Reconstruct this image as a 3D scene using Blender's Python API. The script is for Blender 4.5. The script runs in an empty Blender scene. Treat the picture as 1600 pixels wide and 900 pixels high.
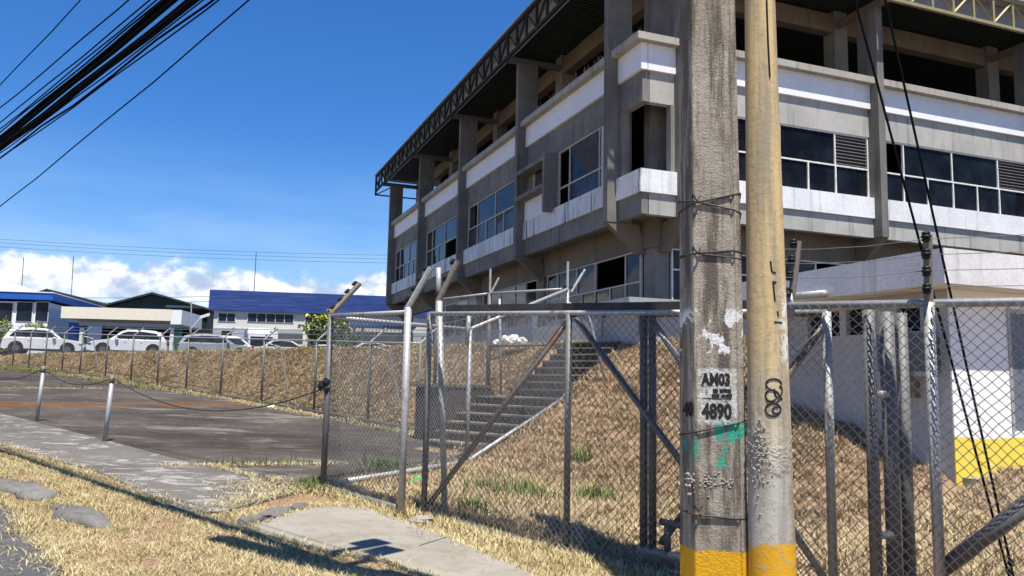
import bpy, bmesh, math, random
import numpy as np
from mathutils import Vector, Matrix
random.seed(7); np.random.seed(7)
sc = bpy.context.scene
COL = sc.collection
R = math.radians

# ------------------------------------------------------------------ camera
FPX, TH, RL = 1276.2, 0.116449, 0.019623          # focal length in px of a 1600 px frame, pitch, roll
Rv = Vector((math.cos(RL), -math.sin(RL)*math.sin(TH), math.sin(RL)*math.cos(TH)))
Uv = Vector((-math.sin(RL), -math.cos(RL)*math.sin(TH), math.cos(RL)*math.cos(TH)))
Fv = Vector((0, math.cos(TH), math.sin(TH)))
CAM = Vector((0, 0, 1.6))
cd = bpy.data.cameras.new('camera'); cam = bpy.data.objects.new('camera', cd); COL.objects.link(cam)
cam.matrix_world = Matrix(((Rv.x, Uv.x, -Fv.x, CAM.x), (Rv.y, Uv.y, -Fv.y, CAM.y), (Rv.z, Uv.z, -Fv.z, CAM.z), (0, 0, 0, 1)))
cd.sensor_width = 36; cd.lens = 36*FPX/1600; cd.clip_start = .05; cd.clip_end = 3000
sc.camera = cam
sc.render.resolution_x, sc.render.resolution_y = 1024, 576

# ------------------------------------------------------------------ light
SUN_EL, SUN_AZ = R(69), R(164)                     # azimuth measured from +Y towards +X
sd = bpy.data.lights.new('sun', 'SUN'); sd.energy = 5.0; sd.angle = R(.5); sd.color = (1, .955, .88)
sun = bpy.data.objects.new('sun', sd); COL.objects.link(sun)
sv = Vector((math.sin(SUN_AZ)*math.cos(SUN_EL), math.cos(SUN_AZ)*math.cos(SUN_EL), math.sin(SUN_EL)))
sun.rotation_euler = sv.to_track_quat('Z', 'Y').to_euler(); sun.location = (30, -20, 60)
sc.view_settings.view_transform = 'Standard'; sc.view_settings.look = 'None'
sc.view_settings.exposure = .75; sc.view_settings.gamma = 1
try: sc.view_settings.use_curve_mapping = False
except Exception: pass
wd = bpy.data.worlds.new('World'); sc.world = wd; wd.use_nodes = True
nt = wd.node_tree; nt.nodes.clear()

class NT:
    """small node helper"""
    def __init__(s, tree): s.t = tree
    def n(s, typ, ins=None, **kw):
        x = s.t.nodes.new(typ)
        for k, v in kw.items(): setattr(x, k, v)
        for k, v in (ins or {}).items():
            if isinstance(v, bpy.types.NodeSocket): s.t.links.new(v, x.inputs[k])
            else: x.inputs[k].default_value = v
        return x
    def math(s, op, a, b=0.0, c=None, clamp=False):
        x = s.t.nodes.new('ShaderNodeMath'); x.operation = op; x.use_clamp = clamp
        for i, v in enumerate((a, b) if c is None else (a, b, c)):
            if isinstance(v, bpy.types.NodeSocket): s.t.links.new(v, x.inputs[i])
            else: x.inputs[i].default_value = v
        return x.outputs[0]
    def mix(s, f, a, b, blend='MIX'):
        x = s.t.nodes.new('ShaderNodeMix'); x.data_type = 'RGBA'; x.blend_type = blend
        for k, v in ((0, f), (6, a), (7, b)):
            if isinstance(v, bpy.types.NodeSocket): s.t.links.new(v, x.inputs[k])
            else: x.inputs[k].default_value = v if k == 0 else (tuple(v)+(1,))[:4]
        return x.outputs[2]
    def mr(s, v, a, b, c=0., d=1., smooth=True):
        x = s.t.nodes.new('ShaderNodeMapRange'); x.interpolation_type = 'SMOOTHSTEP' if smooth else 'LINEAR'
        s.t.links.new(v, x.inputs[0])
        for i, q in enumerate((a, b, c, d)): x.inputs[i+1].default_value = q
        return x.outputs[0]
    def noise(s, vec, scale, detail=4, rough=.55, dist=0., dim='3D'):
        x = s.t.nodes.new('ShaderNodeTexNoise'); x.noise_dimensions = dim
        s.t.links.new(vec, x.inputs['Vector'])
        x.inputs['Scale'].default_value = scale; x.inputs['Detail'].default_value = detail
        x.inputs['Roughness'].default_value = rough; x.inputs['Distortion'].default_value = dist
        return x.outputs[0]
    def scl(s, vec, k):
        x = s.t.nodes.new('ShaderNodeVectorMath'); x.operation = 'MULTIPLY'
        s.t.links.new(vec, x.inputs[0]); x.inputs[1].default_value = k
        return x.outputs[0]

w = NT(nt)
sky = w.n('ShaderNodeTexSky', sky_type='NISHITA', sun_disc=False, sun_elevation=SUN_EL, sun_rotation=SUN_AZ,
          altitude=600, air_density=1.0, dust_density=.35, ozone_density=2.2)
tc = w.n('ShaderNodeTexCoord')
sep = w.n('ShaderNodeSeparateXYZ', {0: tc.outputs['Generated']})
el = w.math('ARCSINE', sep.outputs[2]); az = w.math('ARCTAN2', sep.outputs[0], sep.outputs[1])
cv = w.n('ShaderNodeCombineXYZ', {0: az, 1: w.math('MULTIPLY', el, 1.35), 2: 0.37})
n1 = w.noise(cv.outputs[0], 17, 8, .58, .25); n0 = w.noise(cv.outputs[0], 5.5, 3, .5)
top = w.math('ADD', .132, w.math('MULTIPLY', w.math('SUBTRACT', n0, .5), .04))
d = w.math('ADD', w.math('MULTIPLY', w.math('SUBTRACT', top, el), 13), w.math('MULTIPLY', w.math('SUBTRACT', n1, .5), .95))
low = w.mr(el, .066, .10)
mask = w.math('MULTIPLY', w.mr(d, .02, .2), low)
shade = w.noise(cv.outputs[0], 30, 6, .6); 
cl = w.mix(w.mr(w.math('ADD', w.math('MULTIPLY', shade, .55), w.math('MULTIPLY', n1, .55)), .44, .62), (.30, .37, .49), (.70, .71, .72))
hsv = w.n('ShaderNodeHueSaturation', {'Saturation': 1.27, 'Value': 1.0, 'Color': sky.outputs[0]})
SKY_STR = .070
skyc = w.mix(1.0, hsv.outputs[0], (SKY_STR*.78, SKY_STR*1.08, SKY_STR*1.42), 'MULTIPLY')
wis = w.noise(w.scl(cv.outputs[0], (1, 3, 1)), 6, 6, .6)
hz = w.math('MULTIPLY', w.mr(el, .30, .02), w.mr(wis, .3, .7, .35, .85))
skyc = w.mix(hz, skyc, (.30, .43, .58))
fin = w.mix(mask, skyc, cl)
bg = w.n('ShaderNodeBackground', {'Color': fin, 'Strength': 1.0})
# the Sky Texture is scaled above, before the clouds are mixed over it
w.n('ShaderNodeOutputWorld', {0: bg.outputs[0]})

# ------------------------------------------------------------------ geometry helpers
def ray(px, py): return Rv*((px-800)/FPX) - Uv*((py-450)/FPX) + Fv
def atY(px, py, Y):
    r = ray(px, py); return CAM + r*(Y/r.y)
def atZ(px, py, Z):
    r = ray(px, py); return CAM + r*((Z-1.6)/r.z)
SX, SY = -.731, .682                               # street frame: s along the street, c across it towards the building
def W3(s, c, z=0.): return Vector((s*SX+c*SY, s*SY-c*SX, z))
def SC(p): return (p[0]*SX+p[1]*SY, p[0]*SY-p[1]*SX)
def G(s): return .05+.04*(s-4)                     # street grade
def onplane(px, py, p0, n):
    r = ray(px, py); return CAM + r*((Vector(p0)-CAM).dot(n)/r.dot(n))
def gp(px, py, dz=0.):
    n = Vector((-.04*SX, -.04*SY, 1)); r = ray(px, py)
    return CAM + r*((.05-.16+dz-CAM.dot(n))/r.dot(n))

class MB:
    def __init__(s): s.v = []; s.f = []
    def poly(s, pts, flip=False):
        i = len(s.v); s.v += [tuple(p) for p in pts]; k = list(range(i, i+len(pts)))
        s.f.append(k[::-1] if flip else k); return s
    def hexa(s, a, b):
        """two quads (each 4 points, same order) joined to a solid"""
        i = len(s.v); s.v += [tuple(p) for p in a]+[tuple(p) for p in b]
        s.f += [[i+3, i+2, i+1, i], [i+4, i+5, i+6, i+7]] + [[i+k, i+(k+1) % 4, i+4+(k+1) % 4, i+4+k] for k in range(4)]
        return s
    def box(s, o, a, b, c):
        """corner o and three edge vectors"""
        o, a, b, c = map(Vector, (o, a, b, c))
        q = [o, o+a, o+a+b, o+b]
        if a.cross(b).dot(c) < 0: q = q[::-1]
        return s.hexa(q, [p+c for p in q])
    def abox(s, x0, x1, y0, y1, z0, z1): return s.box((x0, y0, z0), (x1-x0, 0, 0), (0, y1-y0, 0), (0, 0, z1-z0))
    def prism(s, pts, vec):
        i = len(s.v); n = len(pts); vec = Vector(vec)
        s.v += [tuple(p) for p in pts]+[tuple(Vector(p)+vec) for p in pts]
        s.f += [list(range(i+n-1, i-1, -1)), list(range(i+n, i+2*n))]
        s.f += [[i+k, i+(k+1) % n, i+n+(k+1) % n, i+n+k] for k in range(n)]
        return s
    def path(s, pts, r, n=6, r2=None, cap=True):
        pts = [Vector(p) for p in pts]; m = len(pts); i = len(s.v)
        for k, p in enumerate(pts):
            t = (pts[min(k+1, m-1)]-pts[max(k-1, 0)]).normalized()
            a = t.cross(Vector((0, 0, 1)))
            if a.length < .05: a = t.cross(Vector((1, 0, 0)))
            a.normalize(); b = t.cross(a)
            rr = r if r2 is None else r+(r2-r)*k/(m-1)
            for j in range(n):
                an = 2*math.pi*j/n; s.v.append(tuple(p+(a*math.cos(an)+b*math.sin(an))*rr))
        for k in range(m-1):
            for j in range(n):
                a0 = i+k*n+j; a1 = i+k*n+(j+1) % n; s.f.append([a0, a1, a1+n, a0+n])
        if cap: s.f += [[i+j for j in range(n)][::-1], [i+(m-1)*n+j for j in range(n)]]
        return s
    def tube(s, a, b, r, n=8, r2=None): return s.path([a, b], r, n, r2)
    def ball(s, c, rx, ry=None, rz=None, nu=8, nv=5, jit=0.):
        ry = ry or rx; rz = rz or rx; i = len(s.v); c = Vector(c)
        for a in range(1, nv):
            for b in range(nu):
                t = math.pi*a/nv; p = 2*math.pi*b/nu; k = 1+random.uniform(-jit, jit)
                s.v.append((c.x+rx*k*math.sin(t)*math.cos(p), c.y+ry*k*math.sin(t)*math.sin(p), c.z+rz*k*math.cos(t)))
        s.v += [(c.x, c.y, c.z+rz), (c.x, c.y, c.z-rz)]; T = len(s.v)-2
        for a in range(nv-2):
            for b in range(nu):
                s.f.append([i+a*nu+b, i+(a+1)*nu+b, i+(a+1)*nu+(b+1) % nu, i+a*nu+(b+1) % nu])
        for b in range(nu):
            s.f.append([T, i+b, i+(b+1) % nu]); s.f.append([T+1, i+(nv-2)*nu+(b+1) % nu, i+(nv-2)*nu+b])
        return s

BASE = {}
def link(name, me, mat, parent=None, smooth=False):
    o = bpy.data.objects.new(name, me)
    if mat: me.materials.append(mat)
    COL.objects.link(o)
    if parent is not None:
        o.parent = parent; BASE[o.name] = BASE[parent.name]
    else: BASE[o.name] = Vector((0, 0, 0))
    if smooth:
        me.polygons.foreach_set('use_smooth', [True]*len(me.polygons))
    return o
def obj(name, mb, mat, parent=None, smooth=False):
    b = BASE[parent.name] if parent is not None else Vector((0, 0, 0))
    if parent is None and mb.v:                    # origin at the mesh's own base
        a = np.array(mb.v); b = Vector(((a[:, 0].min()+a[:, 0].max())/2, (a[:, 1].min()+a[:, 1].max())/2, a[:, 2].min()))
    me = bpy.data.meshes.new(name)
    me.from_pydata([(x-b.x, y-b.y, z-b.z) for x, y, z in mb.v], [], mb.f); me.validate(); me.update()
    o = link(name, me, mat, parent, smooth)
    if parent is None: o.location = b
    return o
def npobj(name, V, F, mat, parent=None):
    """fast mesh from arrays of equal-sided faces"""
    b = np.array(BASE[parent.name]) if parent is not None else np.zeros(3)
    V = np.asarray(V, float)-b; F = np.asarray(F, np.int32); k = F.shape[1]
    me = bpy.data.meshes.new(name); me.vertices.add(len(V)); me.vertices.foreach_set('co', V.astype(np.float32).ravel())
    me.loops.add(F.size); me.loops.foreach_set('vertex_index', F.ravel())
    me.polygons.add(len(F)); me.polygons.foreach_set('loop_start', np.arange(0, F.size, k, dtype=np.int32))
    try: me.polygons.foreach_set('loop_total', np.full(len(F), k, np.int32))
    except Exception: pass
    me.update(calc_edges=True)
    return link(name, me, mat, parent)
def tag(o, label=None, cat=None, group=None, kind=None):
    if label: o['label'] = label
    if cat: o['category'] = cat
    if group: o['group'] = group
    if kind: o['kind'] = kind
    return o
def thing(name, label, cat, loc=(0, 0, 0), group=None):
    o = bpy.data.objects.new(name, None); COL.objects.link(o); o.location = loc; o.empty_display_size = .2
    BASE[o.name] = Vector(loc); return tag(o, label, cat, group)
def struct(name, mb, mat):
    return tag(obj(name, mb, mat), kind='structure')

# ------------------------------------------------------------------ materials
def mat(name, fn):
    m = bpy.data.materials.new(name); m.use_nodes = True; t = m.node_tree; t.nodes.clear()
    q = NT(t); out = q.n('ShaderNodeOutputMaterial'); p = q.n('ShaderNodeBsdfPrincipled')
    t.links.new(p.outputs[0], out.inputs[0])
    co = q.n('ShaderNodeTexCoord').outputs['Object']
    geo = q.n('ShaderNodeNewGeometry')
    fn(q, p, co, geo); return m
def setc(q, p, col, rough=.8, metal=0., spec=.3):
    for k, v in (('Base Color', col), ('Roughness', rough), ('Metallic', metal), ('Specular IOR Level', spec)):
        if isinstance(v, bpy.types.NodeSocket): q.t.links.new(v, p.inputs[k])
        else: p.inputs[k].default_value = (tuple(v)+(1,))[:4] if k == 'Base Color' else v
def bump(q, p, h, st=.3, dist=.02):
    b = q.n('ShaderNodeBump', {'Strength': st, 'Distance': dist, 'Height': h}); q.t.links.new(b.outputs[0], p.inputs['Normal'])
def plain(name, col, rough=.7, metal=0., var=.12, scale=6, spec=.3):
    def f(q, p, co, g):
        n = q.noise(g.outputs['Position'], scale, 5, .6)
        c = q.mix(q.mr(n, .3, .7), tuple(x*(1-var) for x in col), tuple(min(1, x*(1+var)) for x in col))
        setc(q, p, c, rough, metal, spec)
    return mat(name, f)
def concrete(name, a, b, dark, streak=.6, sscale=1.6, fine=30, cover=(.52, .7)):
    def f(q, p, co, g):
        P = g.outputs['Position']
        n = q.noise(P, .9, 6, .62); n2 = q.noise(P, fine, 4, .6); st = q.noise(q.scl(P, (2.6, 2.6, .16)), sscale, 5, .65)
        c = q.mix(q.mr(n, .32, .68), a, b)
        c = q.mix(q.math('MULTIPLY', q.mr(st, cover[0], cover[1]), streak), c, dark)
        c = q.mix(q.mr(n2, .3, .75, 0, .35), c, tuple(x*.6 for x in a))
        setc(q, p, c, .9, 0, .2); bump(q, p, n2, .25, .01)
    return mat(name, f)
M = {}
M['concrete'] = concrete('concrete', (.168, .157, .138), (.25, .235, .205), (.065, .06, .052))  # darkened to deepen the shade of the left facade
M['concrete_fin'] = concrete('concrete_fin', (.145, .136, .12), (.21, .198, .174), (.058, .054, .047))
M['concrete_light'] = concrete('concrete_light', (.36, .345, .31), (.46, .44, .395), (.14, .13, .115), .55)  # paler copy of the concrete, sunlight of the right facade in its colour
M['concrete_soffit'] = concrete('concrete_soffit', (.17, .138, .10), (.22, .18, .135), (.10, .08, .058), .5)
M['white_wall'] = concrete('white_wall', (.74, .74, .73), (.82, .82, .81), (.5, .5, .5), .35, 1.6, 20, (.6, .8))
M['sill_white'] = concrete('sill_white', (.60, .60, .58), (.76, .76, .75), (.05, .05, .05), .9, 2.0, 12, (.53, .63))
M['sill_light'] = concrete('sill_light', (.66, .66, .64), (.78, .78, .77), (.30, .295, .28), .5, 2.0, 14, (.55, .72))
M['ledge'] = concrete('ledge', (.33, .30, .25), (.42, .39, .33), (.07, .07, .06), .6)
M['fascia'] = plain('fascia', (.30, .31, .33), .8)
M['interior'] = plain('interior', (.045, .042, .04), .95)  # near black, so the colour itself carries the rooms' shade
M['frame'] = plain('frame', (.50, .47, .40), .5)
M['frame_white'] = plain('frame_white', (.70, .68, .62), .5)
def glass(name, col, rough, sp=.2):
    def f(q, p, co, g):
        n = q.noise(g.outputs['Position'], 1.2, 4, .6)
        c = q.mix(q.mr(n, .35, .75), col, tuple(x*2.2+.004 for x in col)); setc(q, p, c, rough, 0, sp)
    return mat(name, f)
M['glass'] = glass('glass', (.008, .011, .018), .05)
M['glass_tint'] = glass('glass_tint', (.005, .006, .008), .08, .08)  # darker, duller copy of the glass, takes sky reflection off the right panes
M['glass_dusty'] = glass('glass_dusty', (.02, .022, .028), .25)
M['car_glass'] = glass('car_glass', (.012, .015, .018), .08)
M['louvre'] = plain('louvre', (.10, .10, .10), .5)
M['board'] = plain('board', (.05, .045, .042), .7, 0, .3)
def steel(name, a, rust, amt, rough=.5, metal=.35):
    def f(q, p, co, g):
        P = g.outputs['Position']; n = q.noise(P, 3.5, 6, .65); n2 = q.noise(P, 26, 4, .6)
        c = q.mix(q.mr(n2, .3, .7), tuple(x*.75 for x in a), a)
        c = q.mix(q.math('MULTIPLY', q.mr(n, .55, .68), amt), c, rust)
        setc(q, p, c, rough, metal, .4)
    return mat(name, f)
M['galv'] = steel('galv', (.42, .42, .405), (.20, .10, .05), .55, .5, .3)
M['galv_dark'] = steel('galv_dark', (.15, .15, .146), (.10, .06, .04), .5, .6, .2)
M['wire'] = steel('wire', (.19, .19, .186), (.13, .10, .075), .35, .5, .3)
M['rusty'] = steel('rusty', (.23, .20, .17), (.20, .09, .04), .9, .7, .2)
M['chain'] = steel('chain', (.05, .045, .04), (.08, .04, .02), .8, .7, .2)
M['truss'] = steel('truss', (.016, .022, .018), (.11, .055, .028), .55, .95, 0)  # dark copy of the truss steel for the shaded left side
M['truss_lit'] = steel('truss_paint', (.33, .29, .15), (.22, .12, .06), .6, .6, .1)  # pale copy of the truss steel, sunlight of the right side in its colour
M['deck'] = plain('deck', (.045, .06, .055), .6, .2)
M['black'] = plain('black', (.012, .012, .013), .5)
M['cable'] = plain('cable', (.007, .007, .008), .95, 0, .12, 6, .02)
M['rubber'] = plain('rubber', (.02, .02, .02), .85)
def paint(name, col, rough=.3, spec=.5): return plain(name, col, rough, 0, .02, 2, spec)
M['car_white'] = paint('car_white', (.66, .665, .67)); M['car_silver'] = paint('car_silver', (.30, .32, .345), .3)
M['car_dark'] = paint('car_dark', (.02, .022, .026), .2)
M['rim'] = plain('rim', (.16, .16, .165), .4, .6); M['red_lens'] = plain('red_lens', (.35, .015, .015), .3)
M['lens'] = plain('lens', (.12, .13, .14), .1, 0, .1, 6, .8)
M['blue_paint'] = plain('blue_paint', (.015, .10, .40), .5); M['beige'] = plain('beige', (.72, .66, .52), .8, 0, .05)
M['cream_wall'] = plain('cream_wall', (.60, .57, .50), .85, 0, .06); M['grey_wall'] = plain('grey_wall', (.36, .37, .38), .85, 0, .08)
M['lilac_wall'] = concrete('lilac_wall', (.40, .39, .39), (.47, .455, .455), (.26, .25, .25), .3, 1.6, 20, (.6, .8))  # white wall greyed down, shade put into its colour
M['annex_roof'] = concrete('annex_roof', (.58, .57, .57), (.70, .69, .68), (.3, .29, .28), .45, 1.6, 20, (.56, .72))
M['green_roof'] = plain('green_roof', (.025, .04, .035), .6); M['tin'] = plain('tin', (.45, .46, .47), .4, .5)
M['dark_void'] = plain('dark_void', (.012, .013, .014), .9)
M['door_blue'] = plain('door_blue', (.13, .16, .20), .5); M['door_green'] = plain('door_green', (.02, .10, .06), .6)
def f(q, p, co, g):
    P = g.outputs['Position']; s = q.n('ShaderNodeSeparateXYZ', {0: P})
    n = q.noise(q.scl(P, (.35, .35, 5)), 1.4, 4, .6); n2 = q.noise(q.scl(P, (.2, .2, 16)), 1.4, 2, .5)
    c = q.mix(q.mr(n, .35, .7), (.012, .028, .12), (.02, .05, .19)); c = q.mix(q.mr(n2, .6, .68, 0, .6), c, (.09, .13, .28))
    setc(q, p, c, .45, 0, .4)
M['blue_roof'] = mat('blue_roof', f)
def f(q, p, co, g):
    P = g.outputs['Position']; s = q.n('ShaderNodeSeparateXYZ', {0: P})
    n = q.noise(P, 2.5, 5, .6); c = q.mix(q.mr(n, .3, .7), (.78, .78, .77), (.84, .84, .83))
    e = q.math('ADD', s.outputs[2], q.math('MULTIPLY', n, .12))
    c = q.mix(q.mr(e, 1.075, 1.082), (.78, .60, .08), c)
    nn = q.noise(P, 9, 4, .6); c = q.mix(q.math('MULTIPLY', q.mr(nn, .62, .66), q.mr(e, 1.1, .5)), c, (.75, .73, .66))
    setc(q, p, c, .8)
M['guard_front'] = mat('guard_front', f)
# ground
def f(q, p, co, g):
    P = g.outputs['Position']; n = q.noise(P, .45, 6, .65); n2 = q.noise(P, 3.2, 6, .7); n3 = q.noise(P, 26, 5, .7)
    c = q.mix(q.mr(n, .35, .65), (.27, .19, .10), (.235, .145, .085))
    c = q.mix(q.mr(n2, .4, .66), c, (.29, .165, .115))
    c = q.mix(q.math('MULTIPLY', q.mr(n, .52, .66), q.mr(n2, .45, .3)), c, (.19, .17, .07))
    c = q.mix(q.mr(n3, .35, .7, 0, .75), c, (.42, .31, .17)); c = q.mix(q.mr(n3, .48, .28, 0, .75), c, (.07, .043, .024))
    setc(q, p, c, .95, 0, .1); bump(q, p, n3, .8, .05)
M['soil'] = mat('soil', f)
def f(q, p, co, g):
    P = g.outputs['Position']; n = q.noise(P, .5, 6, .65); n2 = q.noise(P, 5, 6, .7); n3 = q.noise(P, 90, 3, .6)
    st = q.noise(q.scl(P, (.35, .8, 1)), 1.1, 6, .7, .4)
    c = q.mix(q.mr(n, .35, .65), (.050, .042, .036), (.088, .075, .064))
    c = q.mix(q.mr(n2, .55, .75, 0, .5), c, (.085, .074, .064)); c = q.mix(q.mr(n3, .35, .75, 0, .4), c, (.085, .077, .07))
    c = q.mix(q.mr(st, .54, .66, 0, .75), c, (.20, .182, .16)); s3 = q.noise(q.scl(P, (1.5, 3.5, 1)), 1.6, 7, .75, 1.2); c = q.mix(q.mr(s3, .56, .66, 0, .65), c, (.26, .24, .21))
    sd = q.noise(q.scl(P, (.25, .5, 1)), .9, 5, .6, .5); c = q.mix(q.mr(sd, .5, .66, 0, .6), c, (.028, .022, .018))
    y = q.n('ShaderNodeVectorMath', {0: P, 1: (SY, -SX, 0)}, operation='DOT_PRODUCT').outputs['Value']
    x = q.n('ShaderNodeVectorMath', {0: P, 1: (SX, SY, 0)}, operation='DOT_PRODUCT').outputs['Value']
    rust = q.math('MULTIPLY', q.mr(q.math('ABSOLUTE', q.math('SUBTRACT', x, q.math('ADD', 22.2, q.math('MULTIPLY', n2, 1.2)))), 1.5, .3), q.mr(st, .38, .6))
    c = q.mix(q.math('MULTIPLY', rust, .75), c, (.16, .07, .02))
    setc(q, p, c, 1.0, 0, .04); bump(q, p, n3, .3, .01)
M['lot'] = mat('lot', f)
def f(q, p, co, g):
    P = g.outputs['Position']; n = q.noise(P, .7, 6, .65); n2 = q.noise(P, 5, 6, .75, .6); n3 = q.noise(P, 70, 3, .6)
    st = q.noise(q.scl(P, (.8, 1.2, 1)), 2.2, 7, .75, .8)
    c = q.mix(q.mr(n, .35, .65), (.095, .087, .078), (.15, .138, .122)); c = q.mix(q.mr(n2, .45, .75, 0, .6), c, (.165, .155, .138))
    c = q.mix(q.mr(st, .52, .62, 0, .9), c, (.33, .315, .285)); c = q.mix(q.mr(n3, .4, .75, 0, .4), c, (.09, .08, .075))
    setc(q, p, c, 1.0, 0, .05); bump(q, p, n3, .3, .01)
M['sidewalk'] = mat('sidewalk', f)
def f(q, p, co, g):
    P = g.outputs['Position']; n = q.noise(P, 1.1, 6, .65); n2 = q.noise(P, 9, 6, .7); n3 = q.noise(P, 120, 3, .6)
    c = q.mix(q.mr(n, .35, .65), (.27, .245, .195), (.33, .30, .25)); c = q.mix(q.mr(n2, .48, .72, 0, .6), c, (.16, .14, .105)); n4 = q.noise(P, .55, 6, .7, .8); c = q.mix(q.mr(n4, .5, .68, 0, .6), c, (.15, .13, .10))
    c = q.mix(q.mr(n3, .35, .75, 0, .45), c, (.15, .132, .105)); setc(q, p, c, .9, 0, .2); bump(q, p, n3, .35, .008)
M['slab'] = mat('slab', f)
def f(q, p, co, g):
    P = g.outputs['Position']; n = q.noise(P, .8, 5, .65); n3 = q.noise(P, 110, 3, .6)
    c = q.mix(q.mr(n, .35, .65), (.05, .05, .052), (.075, .073, .072)); c = q.mix(q.mr(n3, .4, .7, 0, .6), c, (.15, .145, .14))
    setc(q, p, c, .85, 0, .25); bump(q, p, n3, .5, .01)
M['asphalt'] = mat('asphalt', f)
M['stair'] = concrete('stair', (.13, .105, .08), (.20, .165, .12), (.04, .035, .028), .7)
M['kerb'] = concrete('kerb', (.12, .113, .103), (.20, .187, .168), (.06, .055, .05), .6)
M['stair_tread'] = concrete('stair_tread', (.18, .15, .108), (.28, .24, .18), (.07, .06, .042), .7)  # paler stair concrete, light on the treads put into the colour
M['stair_dark'] = concrete('stair_dark', (.05, .045, .038), (.085, .075, .06), (.025, .022, .02), .7)  # mossy concrete taken darker for the shade on the risers
M['stone'] = concrete('stone', (.085, .08, .074), (.15, .14, .13), (.045, .042, .038), .6)
def grass(name, cols):
    def f(q, p, co, g):
        r = g.outputs['Random Per Island']; cr = q.n('ShaderNodeValToRGB', {0: r})
        e = cr.color_ramp.elements
        while len(e) < len(cols): e.new(.5)
        for i, c in enumerate(cols): e[i].position = i/(len(cols)-1); e[i].color = tuple(c)+(1,)
        n = q.noise(g.outputs['Position'], 1.1, 4, .6)
        c = q.mix(q.mr(n, .35, .7), cr.outputs[0], q.mix(.5, cr.outputs[0], cols[0]))
        setc(q, p, c, .8, 0, .15)
    return mat(name, f)
M['straw'] = grass('straw', [(.31, .24, .115), (.52, .425, .215), (.62, .525, .29), (.40, .31, .155), (.70, .61, .37), (.27, .245, .11)])
M['hay'] = grass('hay', [(.27, .195, .115), (.44, .335, .20), (.39, .265, .18), (.54, .425, .26), (.28, .24, .115), (.46, .33, .22)])
M['hill_hay'] = grass('hill_hay', [(.36, .27, .15), (.56, .43, .25), (.50, .36, .23), (.66, .53, .33), (.36, .32, .15), (.58, .44, .28)])
M['weed'] = grass('weed', [(.05, .085, .02), (.09, .14, .035), (.14, .18, .05), (.20, .20, .08)])
M['tuft'] = grass('tuft', [(.07, .12, .025), (.12, .18, .04), (.17, .21, .055), (.22, .22, .08)])
M['olive'] = grass('olive', [(.15, .15, .045), (.22, .20, .06), (.12, .14, .035)])
M['leaf'] = grass('leaf', [(.035, .07, .015), (.06, .11, .02), (.10, .15, .03), (.05, .09, .02)])
M['hedge_leaf'] = grass('hedge_leaf', [(.12, .18, .03), (.20, .26, .05), (.27, .32, .07), (.14, .2, .04)])
M['blossom'] = grass('blossom', [(.55, .45, .05), (.65, .55, .10)])
M['bark'] = plain('bark', (.12, .085, .06), .9)
# utility poles
def f(q, p, co, g):
    P = co; s = q.n('ShaderNodeSeparateXYZ', {0: P}); z = s.outputs[2]
    n = q.noise(P, 2.2, 6, .65); n2 = q.noise(P, 22, 6, .7); st = q.noise(q.scl(P, (5, 5, .5)), 1.7, 6, .7); n4 = q.noise(P, 70, 3, .6)
    c = q.mix(q.mr(n, .3, .7), (.29, .255, .20), (.41, .37, .30)); c = q.mix(q.mr(st, .44, .60, 0, .88), c, (.085, .068, .05))
    c = q.mix(q.mr(st, .36, .2, 0, .6), c, (.50, .48, .42)); c = q.mix(q.mr(n2, .45, .75, 0, .55), c, (.15, .13, .10))
    c = q.mix(q.mr(n4, .5, .75, 0, .5), c, (.10, .09, .075))
    rs = q.noise(q.scl(P, (6, 6, .35)), 1.2, 4, .6)
    c = q.mix(q.math('MULTIPLY', q.mr(rs, .6, .72, 0, .6), q.mr(z, 1.8, 2.6)), c, (.30, .17, .07))
    bl = q.noise(P, 5.5, 5, .7, .5)
    wz = q.math('MULTIPLY', q.mr(z, 1.80, 1.84), q.mr(z, 2.16, 2.10)); c = q.mix(q.math('MULTIPLY', wz, q.mr(bl, .51, .54)), c, (.66, .66, .64))
    xf = q.n('ShaderNodeVectorMath', {0: P, 1: (.972, -.236, 0)}, operation='DOT_PRODUCT').outputs['Value']
    lz = q.math('MULTIPLY', q.math('MULTIPLY', q.mr(z, 1.345, 1.36), q.mr(z, 1.735, 1.72)), q.math('MULTIPLY', q.mr(xf, -.11, -.085), q.mr(xf, .165, .155)))
    c = q.mix(q.math('MULTIPLY', lz, q.mr(n2, .42, .56, .1, .9)), c, (.56, .56, .53))
    gz = q.math('MULTIPLY', q.mr(z, 1.04, 1.10), q.mr(z, 1.40, 1.33)); gr = q.math('ADD', q.noise(q.scl(P, (4, 4, 1.2)), 2.6, 4, .6), q.mr(xf, -.05, .03, -.03, .05))
    c = q.mix(q.math('MULTIPLY', gz, q.mr(gr, .52, .56, 0, .9)), c, (.03, .33, .22))
    yz = q.math('ADD', z, q.math('MULTIPLY', q.math('SUBTRACT', n2, .5), .06)); c = q.mix(q.math('MULTIPLY', q.mr(yz, .535, .525), q.mr(n2, .68, .6)), c, (.62, .33, .015))
    setc(q, p, c, .9, 0, .2); bump(q, p, q.math('ADD', n2, n4), .5, .015)
M['pole'] = mat('pole_concrete', f)
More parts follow.
